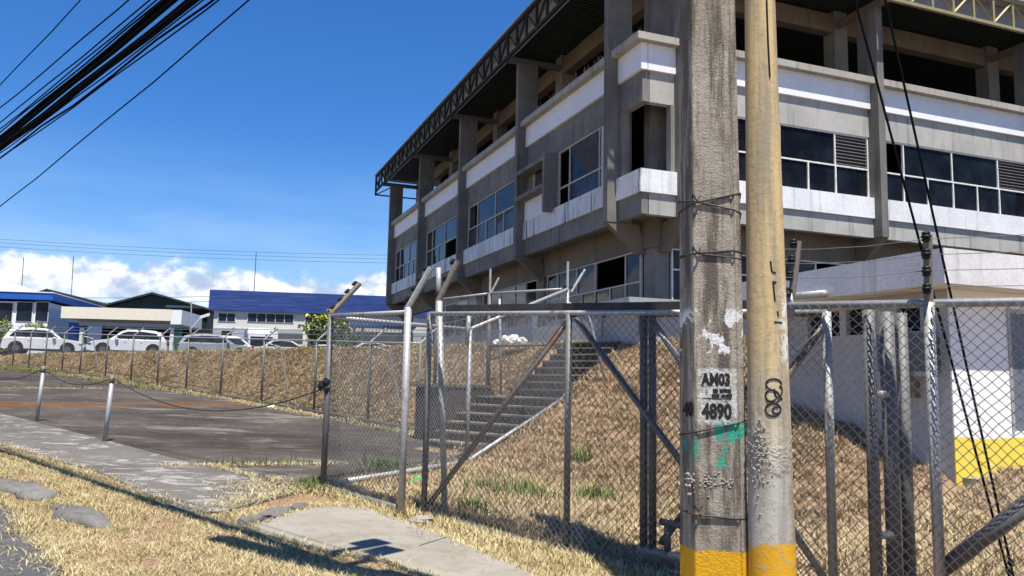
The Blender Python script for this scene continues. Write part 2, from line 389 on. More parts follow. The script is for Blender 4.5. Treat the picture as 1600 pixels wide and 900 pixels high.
def f(q, p, co, g):
    P = co; s = q.n('ShaderNodeSeparateXYZ', {0: P}); z = s.outputs[2]
    n = q.noise(P, 2.6, 6, .65); n2 = q.noise(P, 18, 6, .7); st = q.noise(q.scl(P, (7, 7, .4)), 1.5, 6, .65)
    up = q.mr(q.math('ADD', z, q.math('MULTIPLY', n, .8)), 1.3, 2.5)
    c = q.mix(up, (.44, .42, .36), (.55, .405, .195)); c = q.mix(q.mr(st, .42, .66, 0, .75), c, (.22, .20, .15))
    c = q.mix(q.mr(st, .42, .26, 0, .6), c, (.56, .44, .24)); c = q.mix(q.mr(n2, .5, .75, 0, .5), c, (.16, .135, .10))
    rz = q.math('MULTIPLY', q.mr(s.outputs[0], .05, .14), q.mr(n2, .42, .62)); c = q.mix(q.math('MULTIPLY', rz, .65), c, (.36, .16, .05))
    wz = q.math('MULTIPLY', q.mr(z, 1.65, 1.85), q.mr(z, 2.35, 2.15)); c = q.mix(q.math('MULTIPLY', q.math('MULTIPLY', wz, q.mr(s.outputs[0], .0, .1)), q.mr(n2, .47, .53)), c, (.72, .71, .67))
    yz = q.math('ADD', z, q.math('MULTIPLY', q.math('SUBTRACT', n, .5), .5)); c = q.mix(q.math('MULTIPLY', q.mr(yz, .60, .57), q.mr(n2, .62, .55)), c, (.62, .33, .015))
    setc(q, p, c, .75, 0, .3)
    lm = q.math('MULTIPLY', q.math('MULTIPLY', q.mr(z, .8, 1.1), q.mr(z, 1.6, 1.35)), q.mr(q.noise(P, 3, 3, .5), .45, .6))
    bump(q, p, q.math('ADD', q.math('MULTIPLY', n2, .35), q.math('MULTIPLY', lm, q.noise(P, 45, 3, .6))), .55, .03)
M['tube'] = mat('pole_tube', f)
M['ink'] = plain('ink', (.022, .020, .018), .9, 0, .4, 30)
M['plastic_green'] = plain('plastic_green', (.02, .42, .12), .5); M['paper'] = plain('paper', (.75, .74, .70), .8, 0, .1)

# ------------------------------------------------------------------ ground
FENCE = [(10.2, 11.75), (13.2, 12.1), (16.5, 12.55), (24, 13.6), (33, 14.7), (45, 15.0), (60, 15.1)]
def fence_c(s): return np.interp(s, [a for a, _ in FENCE], [b for _, b in FENCE])
def terrain_z(s, c):
    s = np.asarray(s, float); c = np.asarray(c, float)
    g = .05+.04*(np.clip(s, -60, 60)-4)
    plat = np.maximum(2.65+.004*np.clip(s-25, 0, 200), g+.25)
    foot_r = np.interp(s, [-2, 2.6, 3.3, 4.6, 9.5, 10.6], [14, 13.8, 10.2, 9.2, 9.4, 9.8])
    foot_l = fence_c(s)+.35
    k = np.clip((s-11.6)/1.2, 0, 1); foot = foot_r*(1-k)+foot_l*k
    crest = np.interp(s, [2.6, 10, 13, 30, 60], [16.9, 16.3, 15.9, 16.2, 16.3])
    t = np.clip((c-foot)/np.maximum(crest-foot, .3), 0, 1); t = t*.75+.25*t*t*(3-2*t)
    z = g+(plat-g)*t
    z = z+np.where(s < 3.3, .10*np.clip(c-6, 0, 6)*np.clip((3.6-s)/1, 0, 1)*(1-t), 0)
    z = z+.03*np.sin(s*1.7+c*.6)*np.sin(c*1.9-s*.4)*np.clip((c-6.4)/1, 0, 1)*np.clip((17-c)/1, 0, 1)*np.clip(1-(s > 10)*(c < 12.4), 0, 1)
    st = 10.58+.235*(c-12.87)
    under = (s > st-.12) & (s < st+2.15) & (c > 10.2) & (c < 16.5)
    z = np.where(under, np.minimum(z, .33+np.clip((c-10.55)/5.75, -.1, 1)*2.33-.42), z)
    # verge slightly crowned between road and pavement
    z = z+.05*np.exp(-((c-3.4)/.7)**2)
    return z
def axis(a, b, step, ext):
    q = list(np.arange(a, b, step)); x = b; st = step
    while x < ext: q.append(x); st *= 1.35; x += st
    x = a; st = step; pre = []
    while x > -ext: st *= 1.35; x -= st; pre.append(x)
    return np.array(pre[::-1]+q)
sa = axis(-8, 58, .33, 900); ca = axis(-4, 20, .22, 900)
S_, C_ = np.meshgrid(sa, ca, indexing='ij'); Z_ = terrain_z(S_, C_)
Vt = np.stack([S_*SX+C_*SY, S_*SY-C_*SX, Z_], -1).reshape(-1, 3); nc = len(ca)
ii, jj = np.meshgrid(np.arange(len(sa)-1), np.arange(nc-1), indexing='ij'); q0 = (ii*nc+jj).ravel()
gr = npobj('ground', Vt, np.stack([q0, q0+1, q0+nc+1, q0+nc], 1)[:, ::-1], M['soil']); tag(gr, kind='structure')
gr.data.polygons.foreach_set('use_smooth', [True]*len(gr.data.polygons))

def sheet(name, m, smin, smax, cfun0, cfun1, dz, ns=60, ncx=6, kind='structure'):
    mb = MB(); up_ = name == 'upper_lot'
    for i in range(ns+1):
        s = smin+(smax-smin)*i/ns; a, b = cfun0(s), cfun1(s)
        for j in range(ncx+1):
            c_ = a+(b-a)*j/ncx; mb.v.append(tuple(W3(s, c_, (float(terrain_z(s, c_))+.03) if up_ else G(s)+dz)))
    for i in range(ns):
        for j in range(ncx):
            a = i*(ncx+1)+j; mb.f.append([a, a+1, a+ncx+2, a+ncx+1][::-1])
    # a skirt so that the edge has a thickness
    for i in range(ns):
        for j in (0, ncx):
            a = i*(ncx+1)+j; b = (i+1)*(ncx+1)+j; k = len(mb.v)
            mb.v += [(mb.v[a][0], mb.v[a][1], mb.v[a][2]-.12), (mb.v[b][0], mb.v[b][1], mb.v[b][2]-.12)]
            mb.f.append([a, b, k+1, k])
    o = obj(name, mb, m); return tag(o, kind=kind)
ip = lambda xs, ys: (lambda s: float(np.interp(s, xs, ys)))
sheet('road', M['asphalt'], -30, 60, lambda s: -6, ip([-30, 5, 6.5, 8, 10, 12, 60], [2.2, 2.2, 2.3, 2.5, 2.85, 2.9, 2.9]), .02, 120)
sheet('upper_lot', M['asphalt'], -60, 110, lambda s: 17.6, lambda s: 75, 0, 40, 12)
edge0 = ip([7.9, 8.2, 9.0, 11, 14.5, 20, 60], [4.1, 3.95, 4.05, 4.25, 4.05, 4.0, 4.0])
sheet('pavement', M['sidewalk'], 8.0, 60, edge0, lambda s: 5.64 if s > 8.7 else 4.3+(s-8.0)*1.9, .035, 160)
sheet('parking_lot', M['lot'], 8.75, 60, lambda s: 5.67, lambda s: float(np.interp(s, [8.75, 9.3, 10.1, 10.9, 11.3], [5.7, 7.0, 9.6, 10.2, 0])) if s < 10.9 else float(fence_c(s))-.35, .03, 160)
# driveway slab by the gate
mb = MB(); pts = [SC(gp(x, y)) for x, y in ((382, 834), (474, 802), (520, 797), (575, 802), (645, 826), (712, 853), (800, 890), (900, 935), (860, 985), (760, 960), (690, 915), (600, 882), (500, 866))]
pts = pts[::-1]
pd = []
for i in range(len(pts)):
    a, b = pts[i], pts[(i+1) % len(pts)]; L_ = math.hypot(b[0]-a[0], b[1]-a[1]); m_ = max(1, int(L_/.12))
    pd += [(a[0]+(b[0]-a[0])*t/m_+random.gauss(0, .012), a[1]+(b[1]-a[1])*t/m_+random.gauss(0, .012)) for t in range(m_)]
pts = pd
mb.prism([W3(s, c, G(s)-.1) for s, c in pts], (0, 0, .145)); o = tag(obj('driveway_slab', mb, M['slab']), kind='structure')
mb = MB(); a = [gp(x, y, .05) for x, y in ((700, 838), (655, 852))]; dv = (a[1]-a[0]).normalized(); nn = Vector((-dv.y, dv.x, 0))
mb.poly([a[0]-nn*.006, a[1]-nn*.006, a[1]+nn*.006, a[0]+nn*.006]); tag(obj('slab_joint', mb, M['stone']), kind='structure')
# kerb stones half buried in the verge
for n_, (x, y, L, wd_, lab) in enumerate(((34, 770, 1.75, .42, 'long weathered grey kerb lump at the left edge, half buried in dry verge grass'),
                                    (124, 813, 1.35, .36, 'weathered grey kerb lump in the dry verge, the one nearer the concrete slab'),
                                    (428, 808, 1.5, .2, 'narrow grey kerb strip along the left edge of the small concrete slab'))):
    p = gp(x, y); s, c = SC(p); k = MB(); k.ball((0, 0, 0), L/2, wd_/2, .13, 26, 14, .0)
    an = math.atan2(SY, SX) if n_ < 2 else math.atan2(*(Vector(gp(480, 792))-Vector(gp(380, 828))).yx)
    def lump(a_, b_, c_):
        e_ = 1-.25*abs(math.sin(a_*4.3+n_)); r_ = .025*math.sin(a_*11+b_*9)+.015*math.sin(a_*23+c_*17+1)
        a2, b2 = a_*(1+.04*math.sin(b_*13)), b_*(1+.18*math.sin(a_*7+n_))+r_*.8
        return a2, b2, min(c_, .085 if n_ < 2 else .05)*e_+r_*.5
    k.v = [(p.x+a_*math.cos(an)-b_*math.sin(an), p.y+a_*math.sin(an)+b_*math.cos(an), G(s)+.015+c_) for a_, b_, c_ in (lump(*q) for q in k.v)]
    tag(obj('kerb_stone', k, M['kerb'], None, True), lab, 'kerb stone')

# ------------------------------------------------------------------ grass (stuff)
def blades(name, m, pos, hmin, hmax, wid, lean, bend=.5, mat_dir=None):
    """pos: n x 3. Each blade is a bent three-triangle strip."""
    n = len(pos); an = np.random.uniform(0, 2*np.pi, n); h = np.random.uniform(hmin, hmax, n)
    le = np.random.uniform(lean[0], lean[1], n)
    dx = np.stack([np.cos(an), np.sin(an), np.zeros(n)], 1); up = np.array([0, 0, 1.])
    side = np.stack([-np.sin(an), np.cos(an), np.zeros(n)], 1)*(wid*np.random.uniform(.6, 1.4, n))[:, None]
    d1 = dx*np.sin(le)[:, None]+up*np.cos(le)[:, None]; l2 = np.minimum(le+bend*np.random.uniform(0, 1, n), 1.75)
    d2 = dx*np.sin(l2)[:, None]+up*np.cos(l2)[:, None]
    m1 = pos+d1*(h*.55)[:, None]; tip = m1+d2*(h*.45)[:, None]
    V = np.stack([pos-side, pos+side, m1+side*.8, m1-side*.8, tip], 1).reshape(-1, 3); b = np.arange(n)*5
    F = np.concatenate([np.stack([b, b+1, b+2], 1), np.stack([b, b+2, b+3], 1), np.stack([b+3, b+2, b+4], 1)])
    return tag(npobj(name, V, F, m), kind='stuff')
def pts_sc(s, c, dz=0.): return np.stack([s*SX+c*SY, s*SY-c*SX, terrain_z(s, c)+dz], 1)
def clump(n, s0, s1, c0, c1, k=1.0, f=1.3, ph=0):
    """clumpy uniform samples by rejection on a cheap noise"""
    s = np.random.uniform(s0, s1, n*2); c = np.random.uniform(c0, c1, n*2)
    v = .5+.25*np.sin(s*f*2.1+np.sin(c*f*1.7+ph)*1.6)+.25*np.sin(c*f*2.6+np.sin(s*f*1.3+1+ph)*2)
    m = np.random.uniform(0, 1, n*2) < (1-k)+k*v; return s[m], c[m]
def tufts(s, c, per, rad):
    """every sample becomes the middle of a small tuft"""
    k = np.random.poisson(per, len(s)); s = np.repeat(s, k); c = np.repeat(c, k)
    return s+np.random.normal(0, rad, len(s)), c+np.random.normal(0, rad, len(c))
slab_poly = np.array(pts)
def inside(s, c, poly):
    r = np.zeros(len(s), bool); j = len(poly)-1
    for i in range(len(poly)):
        a, b = poly[i], poly[j]
        r ^= ((a[1] > c) != (b[1] > c)) & (s < (b[0]-a[0])*(c-a[1])/(b[1]-a[1]+1e-9)+a[0]); j = i
    return r
# verge of cut dry grass
s, c = clump(60000, 3.2, 15, 2.0, 6.2, .75, 1.6); s2_, c2_ = clump(6500, 3.2, 15, 2.0, 6.2, .9, 2.4, 3); s2_, c2_ = tufts(s2_, c2_, 20, .04); s, c = np.concatenate([s, s2_]), np.concatenate([c, c2_])
wob = .12*np.sin(s*5.1)+.08*np.sin(s*11.3+1)
road_e = np.interp(s, [3, 6.5, 8, 10, 12, 15], [2.15, 2.3, 2.5, 2.85, 2.95, 2.9])-.06+wob*.8
lot_e = np.interp(s, [3, 7.9, 8.2, 9.0, 11, 14.5], [6.2, 5.9, 4.02, 4.05, 4.2, 4.02])+.05+wob*.6
bare = np.sin(s*2.3+1.7*np.sin(c*2.9))+np.sin(c*4.1-s*1.3)+.6*np.sin(s*6.3+c*5)
keep = (c > road_e) & (c < lot_e) & ~inside(s, c, slab_poly) & ((bare > -1.05) | (np.random.uniform(0, 1, len(s)) < .25))
stones = np.zeros(len(s), bool)
for x, y, l_ in ((34, 770, .85), (124, 813, .62)):
    a, b = SC(gp(x, y)); stones |= ((s-a)/l_)**2+((c-b)/.17)**2 < 1
keep &= ~(stones & (np.random.uniform(0, 1, len(s)) < .75))
blades('dry_verge_grass', M['straw'], pts_sc(s[keep], c[keep]), .03, .10, .0020, (.7, 1.57), .45)
s, c = clump(12000, 3.2, 14, 2.2, 6.2, 1, .8, 2); wob = 0
keep = (c > 2.5) & (c < np.interp(s, [3, 7.9, 8.2, 9.0, 14], [6.2, 5.9, 3.9, 4.0, 4.0])) & ~inside(s, c, slab_poly)
blades('green_verge_grass', M['olive'], pts_sc(s[keep][:5200], c[keep][:5200]), .03, .09, .0025, (.3, 1.3), .5)
# straw spilling along kerbs, joints and the fence foot
def strip(n, p0, p1, wdt, dz):
    t = np.random.uniform(0, 1, n); a = np.array(p0); b = np.array(p1); sc_ = a+(b-a)*t[:, None]
    sc_ = sc_+np.random.normal(0, wdt, (n, 2)); q = pts_sc(sc_[:, 0], sc_[:, 1]); q[:, 2] = .05+.04*(sc_[:, 0]-4)+dz; return q
jn = np.concatenate([strip(1500, (13, 2.9), (9.3, 2.74), .06, .02), strip(1300, (9.3, 2.74), (6.2, 2.25), .06, .02), strip(260, (8.4, 2.35), (6.6, 2.0), .16, .02), strip(900, (8.1, 4.1), (14.5, 4.05), .09, .04), strip(1500, (10.5, 7.5), (11.1, 5.8), .07, .03), strip(500, (11.1, 5.8), (11.4, 5.2), .06, .03), strip(700, (9.9, 5.75), (11.2, 5.75), .05, .03),
                     strip(1600, (30.3, 8.0), (30.5, 11.4), .22, .03), strip(5000, (12.5, 11.55), (24, 13.15), .14, .03), strip(5000, (24, 13.2), (45, 14.5), .2, .03),
                     strip(900, (9.0, 5.0), (9.6, 5.9), .2, .04), strip(1800, (8.6, 5.9), (10.3, 9.9), .12, .03), strip(1600, (8.2, 4.3), (8.9, 5.9), .16, .04)])
es = np.array(pts)[np.random.randint(0, len(pts), 2400)]+np.random.normal(0, .035, (2400, 2)); es = pts_sc(es[:, 0], es[:, 1]); es[:, 2] += .03
jn = np.concatenate([jn, es])
blades('joint_straw', M['straw'], jn, .03, .095, .003, (.7, 1.5), .45)
gj = np.concatenate([strip(500, (8.75, 5.75), (9.2, 6.3), .12, .0), strip(260, (9.4, 7.2), (10, 8.4), .2, .0), strip(110, (10.6, 7.4), (11.1, 5.8), .07, .03), strip(200, (30.3, 8.2), (30.5, 11.0), .12, .03), strip(700, (11, 11.3), (18, 12.3), .2, .02)])
blades('joint_weeds', M['weed'], gj, .05, .2, .005, (.1, .9), .8)
# banks and yard behind the fence
def bank_keep(s, c):
    st = 10.46+.235*(c-12.87)
    on_stair = (s > st+.05) & (s < st+2.3) & (c > 10.2) & (c < 16.4)
    lotz = (s > np.interp(c, [5.6, 7, 9.6, 10.2], [8.7, 9.3, 10.1, 10.9])) & (c < fence_c(s)-.3)
    return ~on_stair & ~lotz
s, c = clump(11500, .2, 13.5, 6.15, 16.8, .6, 1.1, 5); s, c = tufts(s, c, 14, .045); k = bank_keep(s, c)
blades('dry_bank_grass', M['hay'], pts_sc(s[k], c[k], .01), .05, .17, .0052, (.55, 1.5), .5)
s, c = clump(16000, 12.2, 58, 12.0, 17.2, .6, .9, 1); s, c = tufts(s, c, 9, .08); k = bank_keep(s, c)
blades('dry_hill_grass', M['hill_hay'], pts_sc(s[k], c[k], .0), .07, .22, .0095, (.95, 1.55), .35)
s, c = clump(3200, 1, 13.5, 6.2, 9.6, .8, 1.3, 3); s, c = tufts(s, c, 14, .04); k = bank_keep(s, c)
blades('yard_straw', M['straw'], pts_sc(s[k], c[k]), .05, .15, .004, (.5, 1.5), .5)
tf = []
for x, y, n, r_ in ((865, 680, 130, .14), (938, 647, 90, .18), (905, 625, 120, .28), (830, 775, 110, .22), (770, 770, 90, .3), (928, 782, 130, .16), (905, 750, 80, .12),
                    (1000, 720, 60, .1), (945, 722, 60, .1), (955, 660, 50, .1), (1500, 775, 90, .16), (1290, 755, 120, .5), (1330, 700, 60, .3), (905, 660, 60, .2), (600, 735, 120, .25), (590, 745, 60, .15), (740, 800, 60, .12)):
    p = gp(x, y, 0)
    for _ in range(4):
        s_, c_ = SC(p); p = atZ(x, y, float(terrain_z(s_, c_)))
    s_, c_ = SC(p); a = np.random.normal(0, r_, (n*2, 2)); tf.append(pts_sc(s_+a[:, 0], c_+a[:, 1]*.6))
blades('green_tufts', M['tuft'], np.concatenate(tf), .12, .30, .006, (.0, .9), .9)
s, c = clump(26000, 13, 56, 13.0, 17, 1, .35, 4); blades('olive_hill_grass', M['olive'], pts_sc(s[:15000], c[:15000], .03), .08, .24, .009, (.6, 1.45), .4)
# grass along the bottom rail of the front fence
fr = np.concatenate([strip(3500, (8.7, 5.95), (7.0, 5.85), .09, .0), strip(5200, (7.0, 5.85), (3.2, 5.85), .12, .0), strip(1200, (6.0, 5.5), (4.0, 5.3), .2, .0)])
blades('fence_foot_straw', M['straw'], fr, .04, .15, .0035, (.5, 1.5), .5)

# ------------------------------------------------------------------ the concrete building
YL = -.3693546
BU = Vector((math.sin(YL), math.cos(YL), 0)); BV = Vector((math.cos(YL), -math.sin(YL), 0))
BC = Vector((3.73836, 23.5, 0)); GZ = 2.6
bld = thing('concrete_building', 'large unfinished grey and white concrete building with overhanging upper floor and steel truss roof edge', 'building', (BC.x, BC.y, GZ))
def bw(u, v, z): return BC+BU*u+BV*v+Vector((0, 0, z))
class Face:
    """'L': along u, depth into building = v; 'R': along v, depth = u"""
    def __init__(s, side): s.side = side
    def p(s, a, d, z): return bw(a, d, z) if s.side == 'L' else bw(d, a, z)
    def bx(s, mb, a0, a1, d0, d1, z0, z1):
        o = s.p(a0, d0, z0); return mb.box(o, s.p(a1, d0, z0)-o, s.p(a0, d1, z0)-o, Vector((0, 0, z1-z0)))
FL, FR = Face('L'), Face('R')
ZS, ZSB, ZST, ZTR, ZW, ZB, ZLB, ZLT, ZTB, ZTT = 6.64, 7.28, 7.98, 8.97, 10.09, 11.05, 11.87, 12.09, 14.45, 15.58
FT = .28; FP = .35
finsL = [1.45+7.7*k for k in range(5)]; finsR = [1.2]+[8.85+7.65*k for k in range(4)]
LEN_U, LEN_V = 32.6, 32.0
def B1(name, m, fc, *a): return obj(name, fc.bx(MB(), *a), m, bld)
for fc, fins in ((FL, finsL), (FR, finsR)):
    ex = [0.0]+fins
    for i in range(len(ex)):
        a0 = ex[i]+(FT if i else 0); a1 = (ex[i+1] if i+1 < len(ex) else None)
        if a1 is None: continue
        cut = .002 if i == 0 and fc is FR else 0    # the two faces butt at the corner
        B1('parapet_band', M['white_wall'], fc, a0+(.24 if cut else 0), a1, 0, .22, ZB, ZLB)
        B1('parapet_ledge', M['ledge'], fc, (-.24 if fc is FL and i == 0 else (a0+(.3 if cut else 0))), a1, -.24, .3, ZLB, ZLT)
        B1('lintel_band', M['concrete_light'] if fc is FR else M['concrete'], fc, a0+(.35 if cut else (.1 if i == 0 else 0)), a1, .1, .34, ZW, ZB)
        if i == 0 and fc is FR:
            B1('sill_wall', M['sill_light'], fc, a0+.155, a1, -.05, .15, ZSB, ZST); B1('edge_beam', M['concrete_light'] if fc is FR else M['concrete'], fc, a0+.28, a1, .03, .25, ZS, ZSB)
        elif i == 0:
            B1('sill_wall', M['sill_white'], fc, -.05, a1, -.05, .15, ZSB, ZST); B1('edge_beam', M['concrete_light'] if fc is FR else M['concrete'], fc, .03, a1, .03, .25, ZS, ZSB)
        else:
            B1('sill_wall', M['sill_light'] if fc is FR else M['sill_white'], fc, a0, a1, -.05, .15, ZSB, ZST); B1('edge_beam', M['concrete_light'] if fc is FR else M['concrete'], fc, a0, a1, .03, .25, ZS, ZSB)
    for i, a in enumerate(fins):
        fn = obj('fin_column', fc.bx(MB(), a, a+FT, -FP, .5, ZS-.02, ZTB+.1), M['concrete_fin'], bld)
        k = MB(); q = [(-FP, ZS-.03), (.8, ZS-.03), (1.0, 5.7), (.75, 5.7)]
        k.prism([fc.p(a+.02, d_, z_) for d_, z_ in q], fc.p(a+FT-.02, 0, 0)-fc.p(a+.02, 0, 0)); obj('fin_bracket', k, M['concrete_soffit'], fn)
# soffits, floors, roof slab
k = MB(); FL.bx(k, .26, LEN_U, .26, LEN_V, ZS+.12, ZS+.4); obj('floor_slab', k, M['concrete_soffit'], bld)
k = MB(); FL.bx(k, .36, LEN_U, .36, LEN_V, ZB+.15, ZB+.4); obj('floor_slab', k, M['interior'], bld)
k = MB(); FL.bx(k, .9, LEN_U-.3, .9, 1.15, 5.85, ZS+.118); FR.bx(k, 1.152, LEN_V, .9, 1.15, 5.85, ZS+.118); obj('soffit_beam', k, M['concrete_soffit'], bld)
k = MB(); FL.bx(k, LEN_U-.02, LEN_U+.2, .3, 14, ZS, ZLB); obj('end_wall', k, M['concrete'], bld)
# interior: back walls coloured near black for the shade of the open rooms
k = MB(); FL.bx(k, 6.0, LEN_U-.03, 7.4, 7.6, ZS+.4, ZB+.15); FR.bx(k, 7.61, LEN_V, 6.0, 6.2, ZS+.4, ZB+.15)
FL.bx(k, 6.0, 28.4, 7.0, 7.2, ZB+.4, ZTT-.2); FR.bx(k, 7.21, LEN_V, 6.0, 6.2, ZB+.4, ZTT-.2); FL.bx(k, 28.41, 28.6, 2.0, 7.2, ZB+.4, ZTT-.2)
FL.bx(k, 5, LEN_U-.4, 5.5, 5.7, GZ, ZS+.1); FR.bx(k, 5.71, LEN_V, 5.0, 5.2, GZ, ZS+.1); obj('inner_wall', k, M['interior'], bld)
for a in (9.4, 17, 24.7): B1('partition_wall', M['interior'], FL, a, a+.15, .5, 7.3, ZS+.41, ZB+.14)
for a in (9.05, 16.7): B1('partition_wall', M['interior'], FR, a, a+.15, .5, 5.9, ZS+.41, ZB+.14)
# inner columns, beams of the top gallery
obj('corner_column', FL.bx(MB(), 1.0, 1.55, 1.0, 1.58, 1.9, ZTT-.3), M['concrete'], bld)
for a in finsL[1:]: B1('gallery_column', M['concrete'], FL, a, a+.6, 1.55, 2.1, ZB+.4, ZTT-.35)
for a in finsR[1:]: B1('gallery_column', M['concrete'], FR, a, a+.6, 1.55, 2.1, ZB+.4, ZTT-.35)
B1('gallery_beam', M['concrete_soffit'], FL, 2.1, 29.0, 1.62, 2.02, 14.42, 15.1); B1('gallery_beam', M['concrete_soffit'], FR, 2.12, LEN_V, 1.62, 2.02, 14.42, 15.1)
for fc, fins in ((FL, finsL), (FR, finsR)):
    for a in fins: B1('outrigger_beam', M['galv_dark'] if fc is FL else M['concrete_soffit'], fc, a+.04, a+FT-.04, -.95, 1.6, 14.56, 14.78)
# ground floor
def window(fc, a0, a1, d, z0, z1, zt, up, lo, fm, name='window', open_up=(), board=(), louv=(), t=.05, gl='glass'):
    """frame with an upper and a lower row of panes; up / lo: mullion positions"""
    fr_ = MB()
    def bar(x0, x1, y0, y1, dd=0.): fc.bx(fr_, x0, x1, d-.03-dd, d+.05, y0, y1)
    bar(a0, a1, z0, z0+t); bar(a0, a1, z1-t, z1); bar(a0, a1, zt-t/2, zt+t/2)
    for x in [a0+t/2]+list(up)+[a1-t/2]: bar(x-t/2, x+t/2, zt+t/2+.001, z1-t-.001)
    for x in [a0+t/2]+list(lo)+[a1-t/2]: bar(x-t/2, x+t/2, z0+t+.001, zt-t/2-.001)
    f_ = obj(name, fr_, fm, bld)
    for row, ms, y0, y1 in (('u', up, zt, z1), ('l', lo, z0, zt)):
        e = [a0]+list(ms)+[a1]
        for i in range(len(e)-1):
            if row == 'u' and i in open_up: continue
            if row == 'l' and ('l', i) in open_up: continue
            pm = MB()
            if row == 'u' and i in louv:
                for j in range(9):
                    zz = y0+.06+(y1-y0-.1)*j/9; o_ = fc.p(e[i]+.03, d-.02, zz)
                    pm.box(o_, fc.p(e[i+1]-.03, d-.02, zz)-o_, fc.p(e[i]+.03, d+.07, zz+.075)-o_, Vector((0, 0, .018)))
                fc.bx(pm, e[i]+.03, e[i+1]-.03, d+.09, d+.1, y0+.03, y1-.03)
                obj('louvre', pm, M['louvre'], f_); continue
            ta, tb = random.uniform(0, .022), random.uniform(0, .022); q0, q1 = e[i]+.01, e[i+1]-.01
            pm.hexa([fc.p(q0, d+.01+ta, y0+.01), fc.p(q1, d+.01+tb, y0+.01), fc.p(q1, d+.01, y1-.01), fc.p(q0, d+.01, y1-.01)], [fc.p(q0, d+.018+ta, y0+.01), fc.p(q1, d+.018+tb, y0+.01), fc.p(q1, d+.018, y1-.01), fc.p(q0, d+.018, y1-.01)])
            obj('pane', pm, M['board'] if (row, i) in board else M['glass_dusty' if random.random() < .07 else gl], f_)
    return f_
window(FL, 24.85, 32.2, .16, ZST, ZW, ZTR, (30.9, 28.5, 26.3), (30.9, 29.8, 28.65, 27.5, 26.35), M['frame'], open_up=(3,))
window(FL, 17.2, 24.5, .16, ZST, ZW, ZTR, (23.2, 20.8), (23.2, 21.95, 20.8), M['frame'], open_up=(2, ('l', 3), ('l', 0)))
window(FL, 9.5, 16.8, .16, ZST, ZW, ZTR, (15.4, 12.95, 10.6), (15.4, 14.17, 12.95, 11.88, 10.65), M['frame'], open_up=(3,), board=(('l', 5),))
window(FL, 2.0, 6.22, .16, ZST, ZW, 8.7, (5.25, 2.95), (5.3, 2.95), M['frame'], open_up=(2, ('l', 2)), board=(('l', 1), ('u', 0)), gl='glass')
B1('window_post', M['frame'], FL, 2.35, 2.75, .11, .2, ZST, ZW-.06)
# the box hood beside the last window
hd = obj('window_hood', FL.bx(FL.bx(MB(), 6.42, 9.14, -.40, .098, 9.82, 9.98), 6.42, 9.14, -.40, .098, 8.80, 8.95), M['concrete'], bld)
obj('hood_panel', FL.bx(MB(), 6.24, 6.41, -.42, .155, 7.85, 10.06), M['concrete'], hd)
obj('pane', FL.bx(MB(), 6.5, 8.6, .17, .19, 8.96, 9.81), M['board'], hd); obj('frame', FL.bx(MB(), 8.45, 8.55, .1, .168, 8.96, 9.81), M['frame'], hd)
B1('hood_wall', M['white_wall'], FL, 6.42, 9.14, 0, .15, ZST+.001, 8.79); B1('hood_wall', M['concrete'], FL, 8.6, 9.14, .1, .2, 8.951, 9.819); B1('hood_wall', M['concrete'], FL, 6.32, 9.14, .102, .2, 9.981, 10.088)
window(FR, 1.5, 8.83, .16, ZST, ZW, ZTR, (2.94, 5.17, 7.41), (2.94, 4.05, 5.17, 6.29, 7.42), M['frame_white'], louv=(3,), gl='glass_tint')
window(FR, 9.15, 16.48, .16, ZST, ZW, ZTR, (10.4, 12.66, 14.92), (10.38, 11.48, 12.68, 13.85, 14.95), M['frame_white'], open_up=(0,), louv=(3,), gl='glass_tint')
window(FR, 16.8, 24.1, .16, ZST, ZW, ZTR, (18, 20.3, 22.6), (18, 19.2, 20.3, 21.5, 22.6), M['frame_white'], louv=(3,), gl='glass_tint')
# corner balcony jambs
obj('corner_jamb', FL.bx(MB(), 1.25, 1.44, .05, .3, ZST, ZW), M['concrete'], bld); obj('corner_jamb', FR.bx(MB(), 1.05, 1.19, .05, .3, ZST, ZW), M['concrete'], bld)
# recessed ground floor
window(FL, 1.62, 8.9, .95, 4.0, 5.86, 4.85, (2.6, 4.75, 6.2, 7.1, 7.9), (2.6, 3.65, 4.75, 5.8, 7.1, 8), M['frame'], open_up=(1,))
window(FL, 9.9, 16.7, .95, 4.0, 5.86, 4.85, (11.2, 12.4, 14.2, 15.6), (11.2, 12.4, 13.3, 14.2, 15.6), M['frame'], open_up=(4, 0))
window(FL, 17.7, 24.4, .95, 4.0, 5.86, 4.85, (19, 21, 23), (19, 20, 21, 22, 23), M['frame'])
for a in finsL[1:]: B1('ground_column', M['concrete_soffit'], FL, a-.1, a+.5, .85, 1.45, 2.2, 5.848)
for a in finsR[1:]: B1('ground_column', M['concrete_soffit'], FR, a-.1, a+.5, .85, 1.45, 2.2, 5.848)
window(FR, 1.62, 8.7, .95, 3.6, 5.86, 5.2, (3.6, 5.6, 7.2), (3.6, 5.6, 7.2), M['frame_white'], open_up=(3,)); window(FR, 9.5, 16.3, .95, 3.6, 5.86, 5.2, (11.6, 13.6, 15.2), (11.6, 13.6, 15.2), M['frame_white'])
B1('base_wall', M['lilac_wall'], FL, 1.6, LEN_U-.4, .93, 1.1, 1.9, 3.99); B1('base_wall', M['lilac_wall'], FR, 1.6, LEN_V, .93, 1.1, 1.9, 3.59)
